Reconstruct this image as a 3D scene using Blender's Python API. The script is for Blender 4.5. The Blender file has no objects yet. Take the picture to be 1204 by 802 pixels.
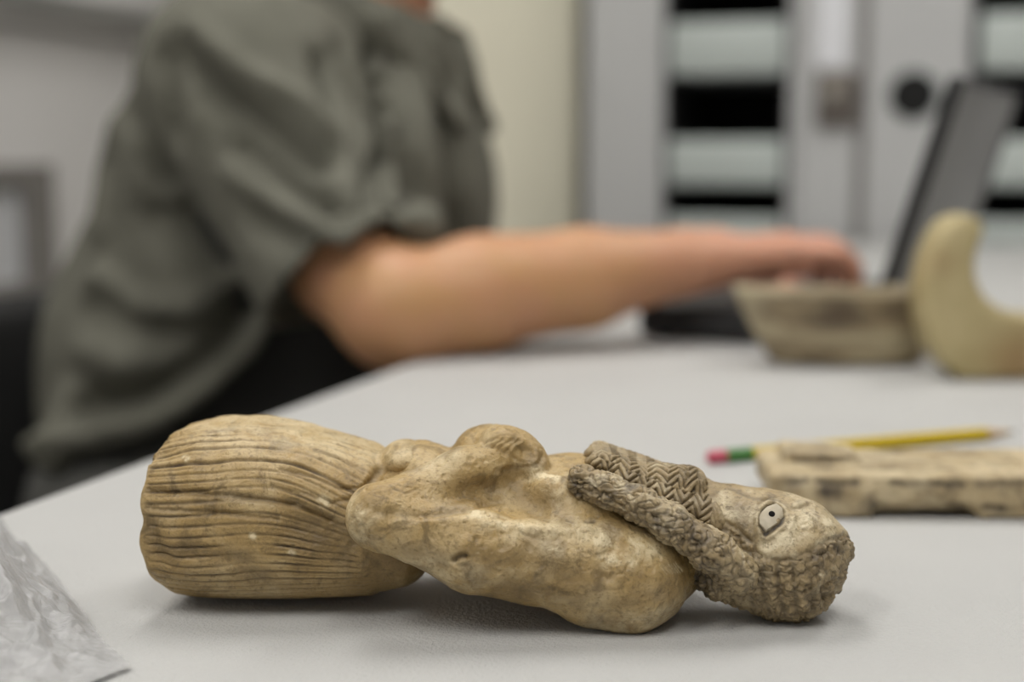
import bpy, bmesh, math, random
import numpy as np
from mathutils import Vector, Matrix

# ------------------------------------------------------------------ scene, camera, world, exposure
scene = bpy.context.scene
T = 0.73                      # table top height above the floor
HC = 0.155                    # camera height above the table top
PITCH = math.radians(7.36)
FPX = 1672.0                  # 50 mm lens on a 36 mm wide frame of 1204 px
cam_data = bpy.data.cameras.new('camera')
cam = bpy.data.objects.new('camera', cam_data)
scene.collection.objects.link(cam)
cam.location = (0, 0, T + HC)
cam.rotation_euler = (math.pi / 2 - PITCH, 0, 0)
cam_data.lens = 50.0
cam_data.sensor_width = 36.0
cam_data.clip_start = 0.02
cam_data.dof.use_dof = True
cam_data.dof.focus_distance = 0.468
cam_data.dof.aperture_fstop = 4.3
scene.camera = cam

world = bpy.data.worlds.new('world')
scene.world = world
world.use_nodes = True
world.node_tree.nodes['Background'].inputs[0].default_value = (0.8, 0.85, 0.9, 1)
world.node_tree.nodes['Background'].inputs[1].default_value = 0.15

vs = scene.view_settings
vs.view_transform = 'Standard'
vs.look = 'None'
vs.gamma = 1.0
vs.use_curve_mapping = False
vs.exposure = 0.2
scene.cycles.use_denoising = True
LAMP = 9.5                    # emission of the ceiling light diffusers
LIGHTS = [(1.25, -.75, 'ceiling light panel over the seated person'), (1.9, .75, 'ceiling light panel over the far table end'),
          (-.35, .45, 'ceiling light panel over the near table end'), (-.9, -1.0, 'ceiling light panel by the wall behind the chair')]   # along and across the table

# ------------------------------------------------------------------ helpers
COL = scene.collection
OFF = {}
rng = np.random.default_rng(7)


def P(px, py, Y):
    """point on the ray of a photo pixel at world depth Y"""
    t = (401.0 - py) / FPX
    dy = math.cos(PITCH) + t * math.sin(PITCH)
    dz = -math.sin(PITCH) + t * math.cos(PITCH)
    s = Y / dy
    return np.array([(px - 602.0) / FPX * s, Y, T + HC + dz * s])


def G(px, py, z=0.0):
    """point on the horizontal plane z above the table top seen at a photo pixel"""
    t = (401.0 - py) / FPX
    dy = math.cos(PITCH) + t * math.sin(PITCH)
    dz = -math.sin(PITCH) + t * math.cos(PITCH)
    s = (z - HC) / dz
    return np.array([(px - 602.0) / FPX * s, dy * s, T + z])


def project(V):
    x, y, z = V[:, 0], V[:, 1], V[:, 2] - (T + HC)
    c, s = math.cos(PITCH), math.sin(PITCH)
    zc = y * c - z * s
    u = y * s + z * c
    return 602 + FPX * x / zc, 401 - FPX * u / zc, zc


def hashn(ix, iy, iz, seed):
    h = (ix.astype(np.int64) * 374761393 + iy.astype(np.int64) * 668265263 + iz.astype(np.int64) * 1440662683 + seed * 974634777)
    h = (h ^ (h >> 13)) * 1274126177
    h = h ^ (h >> 16)
    return (h & 0xffff).astype(np.float64) / 65535.0


def vnoise(V, cell, seed=0):
    q = np.asarray(V, float) / cell
    i = np.floor(q).astype(np.int64)
    f = q - i
    f = f * f * (3 - 2 * f)
    r = 0
    for dx in (0, 1):
        wx = f[:, 0] if dx else 1 - f[:, 0]
        for dy in (0, 1):
            wy = f[:, 1] if dy else 1 - f[:, 1]
            for dz in (0, 1):
                wz = f[:, 2] if dz else 1 - f[:, 2]
                r = r + wx * wy * wz * hashn(i[:, 0] + dx, i[:, 1] + dy, i[:, 2] + dz, seed)
    return r * 2 - 1


def fbm(V, cell, seed=0, o=3):
    r, a, t = 0, 1.0, 0
    for k in range(o):
        r = r + a * vnoise(V, cell / 2 ** k, seed + k)
        t += a
        a *= 0.5
    return r / t


def smoothstep(a, b, x):
    t = np.clip((x - a) / (b - a), 0, 1)
    return t * t * (3 - 2 * t)


# ---- signed distance shapes: functions of an (..., 3) array, each with its bounds
def cap(a, b, ra, rb=None, sc=None):
    a = np.asarray(a, float); b = np.asarray(b, float)
    rb = ra if rb is None else rb
    s = np.ones(3) if sc is None else np.asarray(sc, float)
    c0 = (a + b) / 2
    A = (a - c0) / s; B = (b - c0) / s
    ba = B - A
    L = max(float(ba @ ba), 1e-12)

    def f(p):
        q = (p - c0) / s
        h = np.clip(((q - A) @ ba) / L, 0, 1)
        return (np.linalg.norm(q - A - h[..., None] * ba, axis=-1) - (ra + (rb - ra) * h)) * s.min() ** 0.5 * 1.0
    r = max(ra, rb) * s
    return f, np.minimum(a, b) - r, np.maximum(a, b) + r


def rot(rx=0, ry=0, rz=0):
    return np.array((Matrix.Rotation(rz, 3, 'Z') @ Matrix.Rotation(ry, 3, 'Y') @ Matrix.Rotation(rx, 3, 'X')))


def ell(c, r, R=None):
    c = np.asarray(c, float); r = np.asarray(r, float)
    R = np.eye(3) if R is None else R

    def f(p):
        q = (p - c) @ R
        k0 = np.linalg.norm(q / r, axis=-1)
        k1 = np.linalg.norm(q / (r * r), axis=-1) + 1e-9
        return k0 * (k0 - 1.0) / k1
    m = r.max()
    return f, c - m, c + m


def rbox(c, h, rad, R=None):
    c = np.asarray(c, float); h = np.asarray(h, float) - rad
    R = np.eye(3) if R is None else R

    def f(p):
        q = np.abs((p - c) @ R) - h
        return np.linalg.norm(np.maximum(q, 0), axis=-1) + np.minimum(q.max(-1), 0) - rad
    m = np.linalg.norm(h) + rad
    return f, c - m, c + m


class Field:
    def __init__(self, lo, hi, vox):
        self.lo = np.asarray(lo, float); self.v = vox
        self.n = np.ceil((np.asarray(hi) - self.lo) / vox).astype(int) + 1
        self.D = np.full(self.n, 0.03, np.float32)

    def _sl(self, lo, hi):
        a = np.clip(np.floor((lo - self.lo) / self.v).astype(int), 0, self.n)
        b = np.clip(np.ceil((hi - self.lo) / self.v).astype(int) + 1, 0, self.n)
        if np.any(b <= a):
            return None, None
        ax = [self.lo[i] + self.v * np.arange(a[i], b[i]) for i in range(3)]
        g = np.stack(np.meshgrid(*ax, indexing='ij'), -1)
        return tuple(slice(a[i], b[i]) for i in range(3)), g

    def add(self, prim, k=0.0):
        f, lo, hi = prim
        pad = k + 4 * self.v
        sl, g = self._sl(lo - pad, hi + pad)
        if sl is None:
            return
        d = f(g); D = self.D[sl]
        if k <= 0:
            self.D[sl] = np.minimum(D, d)
        else:
            h = np.clip(0.5 + 0.5 * (D - d) / k, 0, 1)
            self.D[sl] = D * (1 - h) + d * h - k * h * (1 - h)

    def cut(self, prim, k=0.0):
        f, lo, hi = prim
        pad = k + 4 * self.v
        sl, g = self._sl(lo - pad, hi + pad)
        if sl is None:
            return
        d = -f(g); D = self.D[sl]
        if k <= 0:
            self.D[sl] = np.maximum(D, d)
        else:
            h = np.clip(0.5 - 0.5 * (D - d) / k, 0, 1)
            self.D[sl] = D * (1 - h) + d * h + k * h * (1 - h)

    def everywhere(self, fn):
        sl, g = self._sl(self.lo, self.lo + self.v * (self.n - 1))
        self.D[sl] = fn(g, self.D[sl])

    def mesh(self):
        D = self.D.copy()
        D[0] = D[-1] = 0.01; D[:, 0] = D[:, -1] = 0.01; D[:, :, 0] = D[:, :, -1] = 0.01
        D[D == 0] = 1e-7
        s = D < 0
        cnt = np.zeros(np.array(D.shape) - 1, np.int8)
        for i in (0, 1):
            for j in (0, 1):
                for k in (0, 1):
                    cnt += s[i:i + cnt.shape[0], j:j + cnt.shape[1], k:k + cnt.shape[2]]
        act = np.argwhere((cnt > 0) & (cnt < 8))
        idx = np.full(cnt.shape, -1, np.int64)
        idx[tuple(act.T)] = np.arange(len(act))
        acc = np.zeros((len(act), 3)); num = np.zeros(len(act))
        corners = [(i, j, k) for i in (0, 1) for j in (0, 1) for k in (0, 1)]
        vals = {c: D[act[:, 0] + c[0], act[:, 1] + c[1], act[:, 2] + c[2]].astype(float) for c in corners}
        for c in corners:
            for a in range(3):
                if c[a] == 0:
                    e = list(c); e[a] = 1; e = tuple(e)
                    d0, d1 = vals[c], vals[e]
                    m = (d0 < 0) != (d1 < 0)
                    t = d0[m] / (d0[m] - d1[m])
                    pt = np.tile(np.array(c, float), (m.sum(), 1)); pt[:, a] += t
                    acc[m] += pt; num[m] += 1
        V = self.lo + self.v * (act + acc / num[:, None])
        F = []
        for a in range(3):
            b, c = (a + 1) % 3, (a + 2) % 3
            s0 = np.take(s, np.arange(s.shape[a] - 1), a); s1 = np.take(s, np.arange(1, s.shape[a]), a)
            e = np.argwhere(s0 != s1)
            e = e[(e[:, b] > 0) & (e[:, c] > 0) & (e[:, b] < s.shape[b] - 1) & (e[:, c] < s.shape[c] - 1)]
            def cell(db, dc):
                q = e.copy(); q[:, b] += db; q[:, c] += dc
                return idx[tuple(q.T)]
            quad = np.stack([cell(-1, -1), cell(0, -1), cell(0, 0), cell(-1, 0)], 1)
            inside = s[tuple(e.T)]
            quad[~inside] = quad[~inside][:, ::-1]
            F.append(quad)
        F = np.concatenate(F)
        return V, F[(F >= 0).all(1)]


def raw_mesh(name, V, F):
    me = bpy.data.meshes.new(name)
    V = np.ascontiguousarray(V, np.float32); F = np.asarray(F)
    k = F.shape[1]
    me.vertices.add(len(V)); me.vertices.foreach_set('co', V.ravel())
    me.loops.add(F.size); me.loops.foreach_set('vertex_index', F.astype(np.int32).ravel())
    me.polygons.add(len(F))
    me.polygons.foreach_set('loop_start', np.arange(0, F.size, k, dtype=np.int32))
    me.polygons.foreach_set('loop_total', np.full(len(F), k, np.int32))
    me.update(calc_edges=True)
    return me


def normals(V, F):
    me = raw_mesh('n', V, F)
    N = np.empty(len(V) * 3, np.float32)
    me.vertex_normals.foreach_get('vector', N)
    bpy.data.meshes.remove(me)
    return N.reshape(-1, 3).astype(float)


def subdiv(V, F, level=1):
    me = raw_mesh('s', V, F)
    o = bpy.data.objects.new('s', me); COL.objects.link(o)
    m = o.modifiers.new('s', 'SUBSURF'); m.levels = level; m.render_levels = level
    dg = bpy.context.evaluated_depsgraph_get()
    e = o.evaluated_get(dg).to_mesh()
    v = np.empty(len(e.vertices) * 3, np.float32); e.vertices.foreach_get('co', v)
    f = np.empty(len(e.loops), np.int32); e.loops.foreach_get('vertex_index', f)
    o.evaluated_get(dg).to_mesh_clear()
    bpy.data.objects.remove(o); bpy.data.meshes.remove(me)
    return v.reshape(-1, 3).astype(float), f.reshape(-1, 4)


def root_off(parent):
    while parent is not None and parent.parent is not None:
        parent = parent.parent
    return np.array(OFF.get(parent.name, (0, 0, 0))) if parent is not None else np.zeros(3)


def link(name, me, mat, parent=None, smooth=True):
    o = bpy.data.objects.new(name, me); COL.objects.link(o)
    if mat is not None:
        me.materials.append(mat)
    if smooth:
        me.polygons.foreach_set('use_smooth', np.ones(len(me.polygons), bool))
    if parent is not None:
        o.parent = parent
    return o


def sculpt(name, V, F, mat, parent=None, attrs=None, base=None):
    """dense mesh given in world coordinates"""
    off = root_off(parent) if parent is not None else (np.zeros(3) if base is None else np.asarray(base))
    me = raw_mesh(name, V - off, F)
    for k, a in (attrs or {}).items():
        at = me.attributes.new(k, 'FLOAT', 'POINT')
        at.data.foreach_set('value', np.ascontiguousarray(a, np.float32))
    o = link(name, me, mat, parent)
    if parent is None:
        o.location = off
    return o


def thing(name, label, cat, loc=(0, 0, 0), group=None):
    o = bpy.data.objects.new(name, None); COL.objects.link(o)
    o.location = loc; o.empty_display_size = 0.05
    OFF[o.name] = tuple(loc)
    o['label'] = label; o['category'] = cat
    if group:
        o['group'] = group
    return o


def tag(o, label, cat, group=None):
    o['label'] = label; o['category'] = cat
    if group:
        o['group'] = group
    return o


class MB:
    """small hard-surface builder in world coordinates"""
    def __init__(self):
        self.bm = bmesh.new()

    def box(self, c, size, R=None, bev=0.0, seg=2):
        t = bmesh.ops.create_cube(self.bm, size=1.0)
        vs_ = t['verts']
        M = Matrix.Translation(Vector(c)) @ (Matrix(R.tolist()).to_4x4() if R is not None else Matrix.Identity(4)) @ Matrix.Diagonal((*size, 1))
        bmesh.ops.transform(self.bm, matrix=M, verts=vs_)
        if bev:
            ed = list({e for v in vs_ for e in v.link_edges})
            bmesh.ops.bevel(self.bm, geom=ed, offset=bev, segments=seg, affect='EDGES', profile=0.5)
        return self

    def cyl(self, a, b, ra, rb=None, n=24, caps=True):
        a = Vector(a); b = Vector(b); rb = ra if rb is None else rb
        d = b - a
        t = bmesh.ops.create_cone(self.bm, cap_ends=caps, segments=n, radius1=ra, radius2=rb, depth=d.length)
        q = Vector((0, 0, 1)).rotation_difference(d.normalized())
        bmesh.ops.transform(self.bm, matrix=Matrix.Translation((a + b) / 2) @ q.to_matrix().to_4x4(), verts=t['verts'])
        return self

    def lathe(self, c, prof, n=32, axis=None):
        c = Vector(c)
        q = Vector((0, 0, 1)).rotation_difference(Vector(axis).normalized()) if axis is not None else None
        rings = []
        for r, z in prof:
            ring = []
            for i in range(n):
                v = Vector((r * math.cos(2 * math.pi * i / n), r * math.sin(2 * math.pi * i / n), z))
                if q:
                    v = q @ v
                ring.append(self.bm.verts.new(c + v))
            rings.append(ring)
        for A, B in zip(rings, rings[1:]):
            for i in range(n):
                self.bm.faces.new((A[i], A[(i + 1) % n], B[(i + 1) % n], B[i]))
        self.bm.faces.new(rings[0][::-1]); self.bm.faces.new(rings[-1])
        return self

    def tube(self, pts, r, n=10):
        pts = [Vector(p) for p in pts]
        rings = []
        for i, p in enumerate(pts):
            d = (pts[min(i + 1, len(pts) - 1)] - pts[max(i - 1, 0)]).normalized()
            u = d.cross(Vector((0, 0, 1)))
            if u.length < 1e-3:
                u = d.cross(Vector((0, 1, 0)))
            u.normalize(); w = d.cross(u)
            rr = r[i] if hasattr(r, '__len__') else r
            rings.append([self.bm.verts.new(p + rr * (math.cos(2 * math.pi * k / n) * u + math.sin(2 * math.pi * k / n) * w)) for k in range(n)])
        for A, B in zip(rings, rings[1:]):
            for k in range(n):
                self.bm.faces.new((A[k], A[(k + 1) % n], B[(k + 1) % n], B[k]))
        self.bm.faces.new(rings[0]); self.bm.faces.new(rings[-1][::-1])
        return self

    def poly(self, verts, faces):
        vv = [self.bm.verts.new(Vector(v)) for v in verts]
        for f in faces:
            self.bm.faces.new([vv[i] for i in f])
        return self

    def build(self, name, mat, parent=None, base=None, smooth=False, kind=None):
        bmesh.ops.recalc_face_normals(self.bm, faces=self.bm.faces[:])
        off = root_off(parent) if parent is not None else (np.zeros(3) if base is None else np.asarray(base))
        bmesh.ops.translate(self.bm, vec=Vector(-off), verts=self.bm.verts[:])
        me = bpy.data.meshes.new(name)
        self.bm.to_mesh(me); self.bm.free()
        o = link(name, me, mat, parent, smooth=False)
        if smooth:
            me.polygons.foreach_set('use_smooth', np.ones(len(me.polygons), bool))
            try:
                me.set_sharp_from_angle(angle=math.radians(40))
            except Exception:
                pass
        if parent is None and base is not None:
            o.location = off
        if kind:
            o['kind'] = kind
        return o


# ------------------------------------------------------------------ materials
class Mat:
    def __init__(self, name, color=(0.5, 0.5, 0.5), rough=0.5, metal=0.0, spec=0.5):
        self.m = bpy.data.materials.new(name); self.m.use_nodes = True
        self.t = self.m.node_tree
        self.b = self.t.nodes['Principled BSDF']
        self.b.inputs['Base Color'].default_value = (*color, 1)
        self.b.inputs['Roughness'].default_value = rough
        self.b.inputs['Metallic'].default_value = metal
        self.b.inputs['Specular IOR Level'].default_value = spec

    def n(self, kind, **kw):
        nd = self.t.nodes.new(kind)
        for k, v in kw.items():
            if hasattr(nd, k) and k not in nd.inputs:
                setattr(nd, k, v)
            else:
                nd.inputs[k].default_value = v
        return nd

    def l(self, a, b):
        self.t.links.new(a, b)

    def coord(self):
        if not hasattr(self, 'tc'):
            self.tc = self.n('ShaderNodeTexCoord')
        return self.tc.outputs['Object']

    def noise(self, scale, detail=4, rough=0.55, dist=0.0):
        nd = self.n('ShaderNodeTexNoise', Scale=scale, Detail=detail, Roughness=rough, Distortion=dist)
        self.l(self.coord(), nd.inputs['Vector'])
        return nd.outputs['Fac']

    def ramp(self, fac, stops):
        r = self.n('ShaderNodeValToRGB')
        e = r.color_ramp.elements
        while len(e) < len(stops):
            e.new(0.5)
        for i, (p, c) in enumerate(stops):
            e[i].position = p; e[i].color = (*c, 1) if len(c) == 3 else c
        self.l(fac, r.inputs['Fac'])
        return r.outputs['Color']

    def mix(self, fac, a, b, mode='MIX'):
        nd = self.n('ShaderNodeMix', data_type='RGBA', blend_type=mode)
        for s, v in ((nd.inputs[0], fac), (nd.inputs[6], a), (nd.inputs[7], b)):
            if hasattr(v, 'is_output'):
                self.l(v, s)
            elif isinstance(v, (int, float)):
                s.default_value = v
            else:
                s.default_value = (*v, 1)
        return nd.outputs[2]

    def math(self, op, a, b=0.5, clamp=False):
        nd = self.n('ShaderNodeMath', operation=op, use_clamp=clamp)
        for s, v in ((nd.inputs[0], a), (nd.inputs[1], b)):
            if hasattr(v, 'is_output'):
                self.l(v, s)
            else:
                s.default_value = v
        return nd.outputs[0]

    def attr(self, name):
        return self.n('ShaderNodeAttribute', attribute_name=name).outputs['Fac']

    def color(self, out):
        self.l(out, self.b.inputs['Base Color']); return self

    def bump(self, h, strength=0.3, dist=0.001):
        nd = self.n('ShaderNodeBump', Strength=strength, Distance=dist)
        self.l(h, nd.inputs['Height'])
        if self.b.inputs['Normal'].is_linked:
            self.l(self.b.inputs['Normal'].links[0].from_socket, nd.inputs['Normal'])
        self.l(nd.outputs['Normal'], self.b.inputs['Normal'])
        return self


def paint(name, c, var=0.06, scale=6, rough=0.5, bump=0.0, bscale=300, metal=0.0, spec=0.5):
    """plain coat with a faint uneven tone and fine relief"""
    m = Mat(name, c, rough, metal, spec)
    lo = tuple(x * (1 - var) for x in c); hi = tuple(min(1, x * (1 + var)) for x in c)
    m.color(m.ramp(m.noise(scale), [(0.3, lo), (0.7, hi)]))
    if bump:
        m.bump(m.noise(bscale, 2), bump, 0.001)
    return m.m


def bone(name, base, light, dark, spots=True, rough=0.42, cell=1.0, pep=.6):
    """aged carved ivory / bone: attributes grime and pale hold stains, scuffs, dark carved lines and shade painted into hollows"""
    m = Mat(name, base, rough)
    n1 = m.noise(45 / cell, 6, 0.6, 0.4)
    n2 = m.noise(160 / cell, 5, 0.65, 0.6)
    n3 = m.noise(520 / cell, 4, 0.6)
    c = m.ramp(n1, [(0.30, tuple(0.55 * x + .25 * d for x, d in zip(base, dark))), (0.46, base), (0.62, tuple(0.72 * a + .28 * b for a, b in zip(base, light))), (.78, tuple(0.4 * a + .6 * b for a, b in zip(base, light)))])
    c = m.mix(m.ramp(m.noise(95 / cell, 6, .7, .8), [(.36, (.75, .75, .75)), (.47, (0, 0, 0))]), c, tuple(0.42 * x for x in base))
    pal = m.math('MULTIPLY', m.attr('pale'), m.ramp(n2, [(0.35, (0, 0, 0)), (0.62, (1, 1, 1))]), True)
    c = m.mix(pal, c, light)
    gr = m.math('MULTIPLY', m.attr('grime_shade'), m.ramp(n2, [(0.30, (1, 1, 1)), (0.72, (0.45, 0.45, 0.45))]), True)
    c = m.mix(gr, c, dark)
    if spots:
        c = m.mix(m.math('MULTIPLY', m.ramp(m.noise(900 / cell, 2, .5), [(.56, (0, 0, 0)), (.66, (1, 1, 1))]), .35), c, tuple(0.5 * x for x in base))
        c = m.mix(m.math('MULTIPLY', m.ramp(n3, [(0.58 - .1 * (pep - .6), (0, 0, 0)), (0.68, (1, 1, 1))]), pep), c, tuple(0.45 * x for x in base))
        c = m.mix(m.math('MULTIPLY', m.ramp(m.noise(330 / cell, 3, 0.5, 0.3), [(0.70, (0, 0, 0)), (0.78, (1, 1, 1))]), 0.35), c, light)
    m.color(c)
    m.bump(n2, 0.55, 0.0016 * cell)
    m.bump(n3, 0.5, 0.0007 * cell)
    m.l(m.ramp(n2, [(0.3, (rough - 0.08,) * 3), (0.7, (rough + 0.16,) * 3)]), m.b.inputs['Roughness'])
    return m.m


def trace(V, N, pts, step=1.5):
    """photo polyline laid onto the mesh surface facing the camera -> 3D polyline"""
    px, py, zc = project(V)
    vd = V - np.array([0, 0, T + HC])
    front = (N * vd).sum(1) < 0
    I = np.where(front)[0]
    px, py, zc = px[I], py[I], zc[I]
    out = []
    pts = [np.array(p, float) for p in pts]
    for a, b in zip(pts, pts[1:]):
        n = max(1, int(np.linalg.norm(b - a) / step))
        for k in range(n + (b is pts[-1])):
            q = a + (b - a) * k / n
            d2 = (px - q[0]) ** 2 + (py - q[1]) ** 2
            score = d2 + ((zc - zc[np.argmin(d2)]) * 400) ** 2
            near = np.where(d2 < max(6.0, d2.min() + 4))[0]
            out.append(V[I[near[np.argmin(zc[near])]]])
    return np.array(out)


def seg_dist(V, poly):
    lo, hi = poly.min(0), poly.max(0)
    best = np.full(len(V), 1e9)
    if len(poly) == 1:
        return np.linalg.norm(V - poly[0], axis=1)
    for a, b in zip(poly, poly[1:]):
        ba = b - a; L = ba @ ba
        if L < 1e-14:
            continue
        h = np.clip(((V - a) @ ba) / L, 0, 1)
        best = np.minimum(best, ((V - a - h[:, None] * ba) ** 2).sum(1))
    return np.sqrt(best)


def stroke(V, N, pts, w, step=3.0):
    """weight 0..1 of every vertex near a traced stroke"""
    poly = trace(V, N, pts, step)
    m = np.all((V > poly.min(0) - 3 * w) & (V < poly.max(0) + 3 * w), axis=1)
    out = np.zeros(len(V))
    if m.any():
        d = seg_dist(V[m], poly)
        out[m] = np.exp(-(d / w) ** 2)
    return out
# ------------------------------------------------------------------ the room, square to the work table
def struct(o, label, cat):
    o['kind'] = 'structure'; o['label'] = label; o['category'] = cat
    return o


E0 = G(20, 595); E1 = G(480, 427)
ed = (E1 - E0)[:2]; ed /= np.linalg.norm(ed)            # along the long table edge, away from the camera
en = np.array([ed[1], -ed[0]])                          # across the table, away from the person
TH = math.atan2(ed[1], ed[0])
RT = rot(0, 0, TH)                                      # local x = ed, local y = -en
A0, A1, B0, B1, ZC = -2.6, 3.22, -1.62, 3.0, 2.75       # room limits along ed and en


def W(a, b, z):
    q = ed * a + en * b
    return np.array([q[0], q[1], z])


def on_plane(px, py, point, normal):
    d = P(px, py, 1.0) - np.array([0, 0, T + HC]); c0 = np.array([0, 0, T + HC])
    k = ((np.asarray(point) - c0) @ normal) / (d @ normal)
    return c0 + d * k


EDN = np.array([ed[0], ed[1], 0]); ENN = np.array([en[0], en[1], 0])
m_wall = paint('wall_paint_grey', (.64, .63, .625), .03, 2, .6, .15, 250)
m_floor = paint('floor_vinyl', (.22, .21, .20), .12, 5, .4)
m_ceil = paint('ceiling_white', (.80, .80, .78), .02, 3, .8)
ca, cb = (A0 + A1) / 2, (B0 + B1) / 2
struct(MB().box(W(ca, cb, -.05), (A1 - A0, B1 - B0, .1), RT).build('floor', m_floor), 'grey vinyl floor of the work room', 'floor')
struct(MB().box(W(ca, cb, ZC + .05), (A1 - A0, B1 - B0, .1), RT).build('ceiling', m_ceil), 'white ceiling with recessed light panels', 'ceiling')
struct(MB().box(W(A1 + .05, cb, ZC / 2), (.1, B1 - B0, ZC), RT).build('wall_back', m_wall), 'pale grey wall behind the storage cabinet', 'wall')
struct(MB().box(W(A0 - .05, cb, ZC / 2), (.1, B1 - B0, ZC), RT).build('wall_front', m_wall), 'pale grey wall at the near end of the room', 'wall')
struct(MB().box(W(ca, B0 - .05, ZC / 2), (A1 - A0, .1, ZC), RT).build('wall_left', m_wall), 'pale grey wall behind the seated person', 'wall')
struct(MB().box(W(ca, B1 + .05, ZC / 2), (A1 - A0, .1, ZC), RT).build('wall_right', m_wall), 'pale grey wall across the table from the person', 'wall')

# ceiling lights
m_lf = paint('lamp_frame_white', (.8, .8, .8), .02, 5, .4)
m_em = Mat('lamp_diffuser'); m_em.b.inputs['Emission Color'].default_value = (1.0, .975, .935, 1); m_em.b.inputs['Emission Strength'].default_value = LAMP


def ceiling_light(a, b, label):
    c = W(a, b, ZC)
    t = thing('ceiling_light', label, 'ceiling light', tuple(c), 'recessed ceiling light panels')
    w, l, bb = .62, 1.24, .035
    f = MB()
    for s in (-1, 1):
        f.box(W(a + s * (l / 2 - bb / 2), b, ZC - .012), (bb, w, .024), RT)
        f.box(W(a, b + s * (w / 2 - bb / 2), ZC - .012), (l - 2 * bb, bb, .024), RT)
    f.build('frame', m_lf, t)
    MB().box(W(a, b, ZC - .008), (l - 2 * bb - .002, w - 2 * bb - .002, .012), RT).build('diffuser', m_em.m, t)


for a, b, lb in LIGHTS:
    ceiling_light(a, b, lb)

# cream column between the grey wall and the cabinets
cpt = P(531, 300, 2.95)
colr = .275
o = MB().cyl((cpt[0], cpt[1], 0), (cpt[0], cpt[1], ZC), colr, n=96).build('trim_1', paint('column_cream', (.71, .68, .545), .03, 3, .4), smooth=True)
struct(o, 'round cream painted column beside the grey cabinet', 'column')

# wall ledge and framed panel on the wall behind the person
m_rail = paint('rail_grey', (.26, .26, .25), .08, 5, .5)
m_rail2 = paint('rail_light', (.47, .465, .455), .05, 5, .5)
wp = W(0, B0, 0)
r0 = on_plane(0, 27, wp, ENN); r1 = on_plane(0, 4, wp, ENN)
zr0, zr1 = r0[2], r1[2]
ac = float(r0[:2] @ ed)
rail = thing('wall_ledge', 'dark grey ledge running along the grey wall', 'ledge', tuple(W(ac, B0, zr0)))
MB().box(W(ac + .1, B0 + .016, (zr0 + zr1) / 2), (2.2, .032, zr1 - zr0), RT, .003).build('rail', m_rail2, rail)
MB().box(W(ac + .1, B0 + .0275, zr1 + .012), (2.2, .055, .026), RT, .004).build('shelf', m_rail, rail)
p1 = on_plane(48, 193, wp, ENN); p2 = on_plane(48, 352, wp, ENN)
za, zb = p2[2], p1[2]; af = float(p1[:2] @ ed); wf = .62
fr = thing('framed_panel', 'grey framed pale panel hanging low on the grey wall', 'frame', tuple(W(af - wf / 2, B0, za)))
m_fr = paint('panel_frame_grey', (.19, .18, .17), .08, 8, .5)
b = .085
MB().box(W(af - wf / 2, B0 + .008, (za + zb) / 2), (wf - .01, .012, zb - za - .01), RT).build('panel', paint('panel_pale', (.50, .51, .53), .04, 5, .4), fr)
for s in (0, 1):
    MB().box(W(af - b / 2 - s * (wf - b), B0 + .015, (za + zb) / 2), (b, .03, zb - za), RT, .004).build('frame_stile', m_fr, fr)
    MB().box(W(af - wf / 2, B0 + .015, za + .02 + s * (zb - za - .04)), (wf - 2 * b, .028, .04), RT, .004).build('frame_rail', m_fr, fr)

# storage cabinet along the far wall
CA = 2.74; DEP = A1 - CA - .02
cp = W(CA, 0, 0)
def cbz(px, py):
    q = on_plane(px, py, cp, EDN)
    return float(q[:2] @ en), float(q[2])
m_cab = paint('cabinet_grey_enamel', (.46, .465, .465), .03, 4, .38)
m_cab2 = paint('cabinet_shelf_enamel', (.45, .495, .475), .04, 4, .35)
m_black = paint('cabinet_inner_black', (.018, .018, .018), .1, 6, .8, spec=.1)
m_brown = paint('latch_plate_bronze', (.115, .10, .088), .15, 60, .45, metal=.3)
m_steel = paint('latch_steel', (.55, .53, .48), .05, 60, .25, metal=1)
m_paper = paint('label_paper', (.68, .69, .72), .04, 40, .7)
m_seam = paint('seam_shade_plinth_grey', (.22, .21, .20), .05, 9, .5)  # imitates the shadow in the door seam; the plinths share this grey
HT = 2.05


def panel(name, px0, px1, z0, z1, mat, parent, depth=.02, out=0.0, bev=.003):
    b0 = cbz(px0, 185)[0]; b1 = cbz(px1, 185)[0]
    return MB().box(W(CA + depth / 2 - out, (b0 + b1) / 2, (z0 + z1) / 2), (depth, b1 - b0, z1 - z0), RT, bev).build(name, mat, parent)


def bay(parent, px0, px1):
    b0 = cbz(px0, 185)[0]; b1 = cbz(px1, 185)[0]
    MB().box(W(CA + DEP - .012, (b0 + b1) / 2, HT / 2), (.02, b1 - b0, HT - .04), RT).build('back_panel', m_black, parent)
    for s in (b0 + .006, b1 - .006):
        MB().box(W(CA + DEP / 2, s, HT / 2), (DEP - .03, .010, HT - .04), RT).build('bay_side', m_black, parent)
    ys = [(24, 88), (164, 219), (256, 312), (362, 418)]
    zs = [(cbz(850, y1)[1], cbz(850, y0)[1]) for y0, y1 in ys]
    zt = zs[0][1]
    for k in range(4):
        zs.append((zt + .115 + k * .215, zt + .115 + .10 + k * .215))
    for z0, z1 in zs:
        if z1 < HT - .03:
            f = MB().box(W(CA + .022, (b0 + b1) / 2, (z0 + z1) / 2), (.03, b1 - b0 - .02, z1 - z0), RT, .008, 3).build('shelf_front', m_cab2, parent, smooth=True)
            MB().box(W(CA + DEP / 2 + .02, (b0 + b1) / 2, z0 + .009), (DEP - .06, b1 - b0 - .022, .018), RT).build('shelf_board', m_cab, f)


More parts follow.
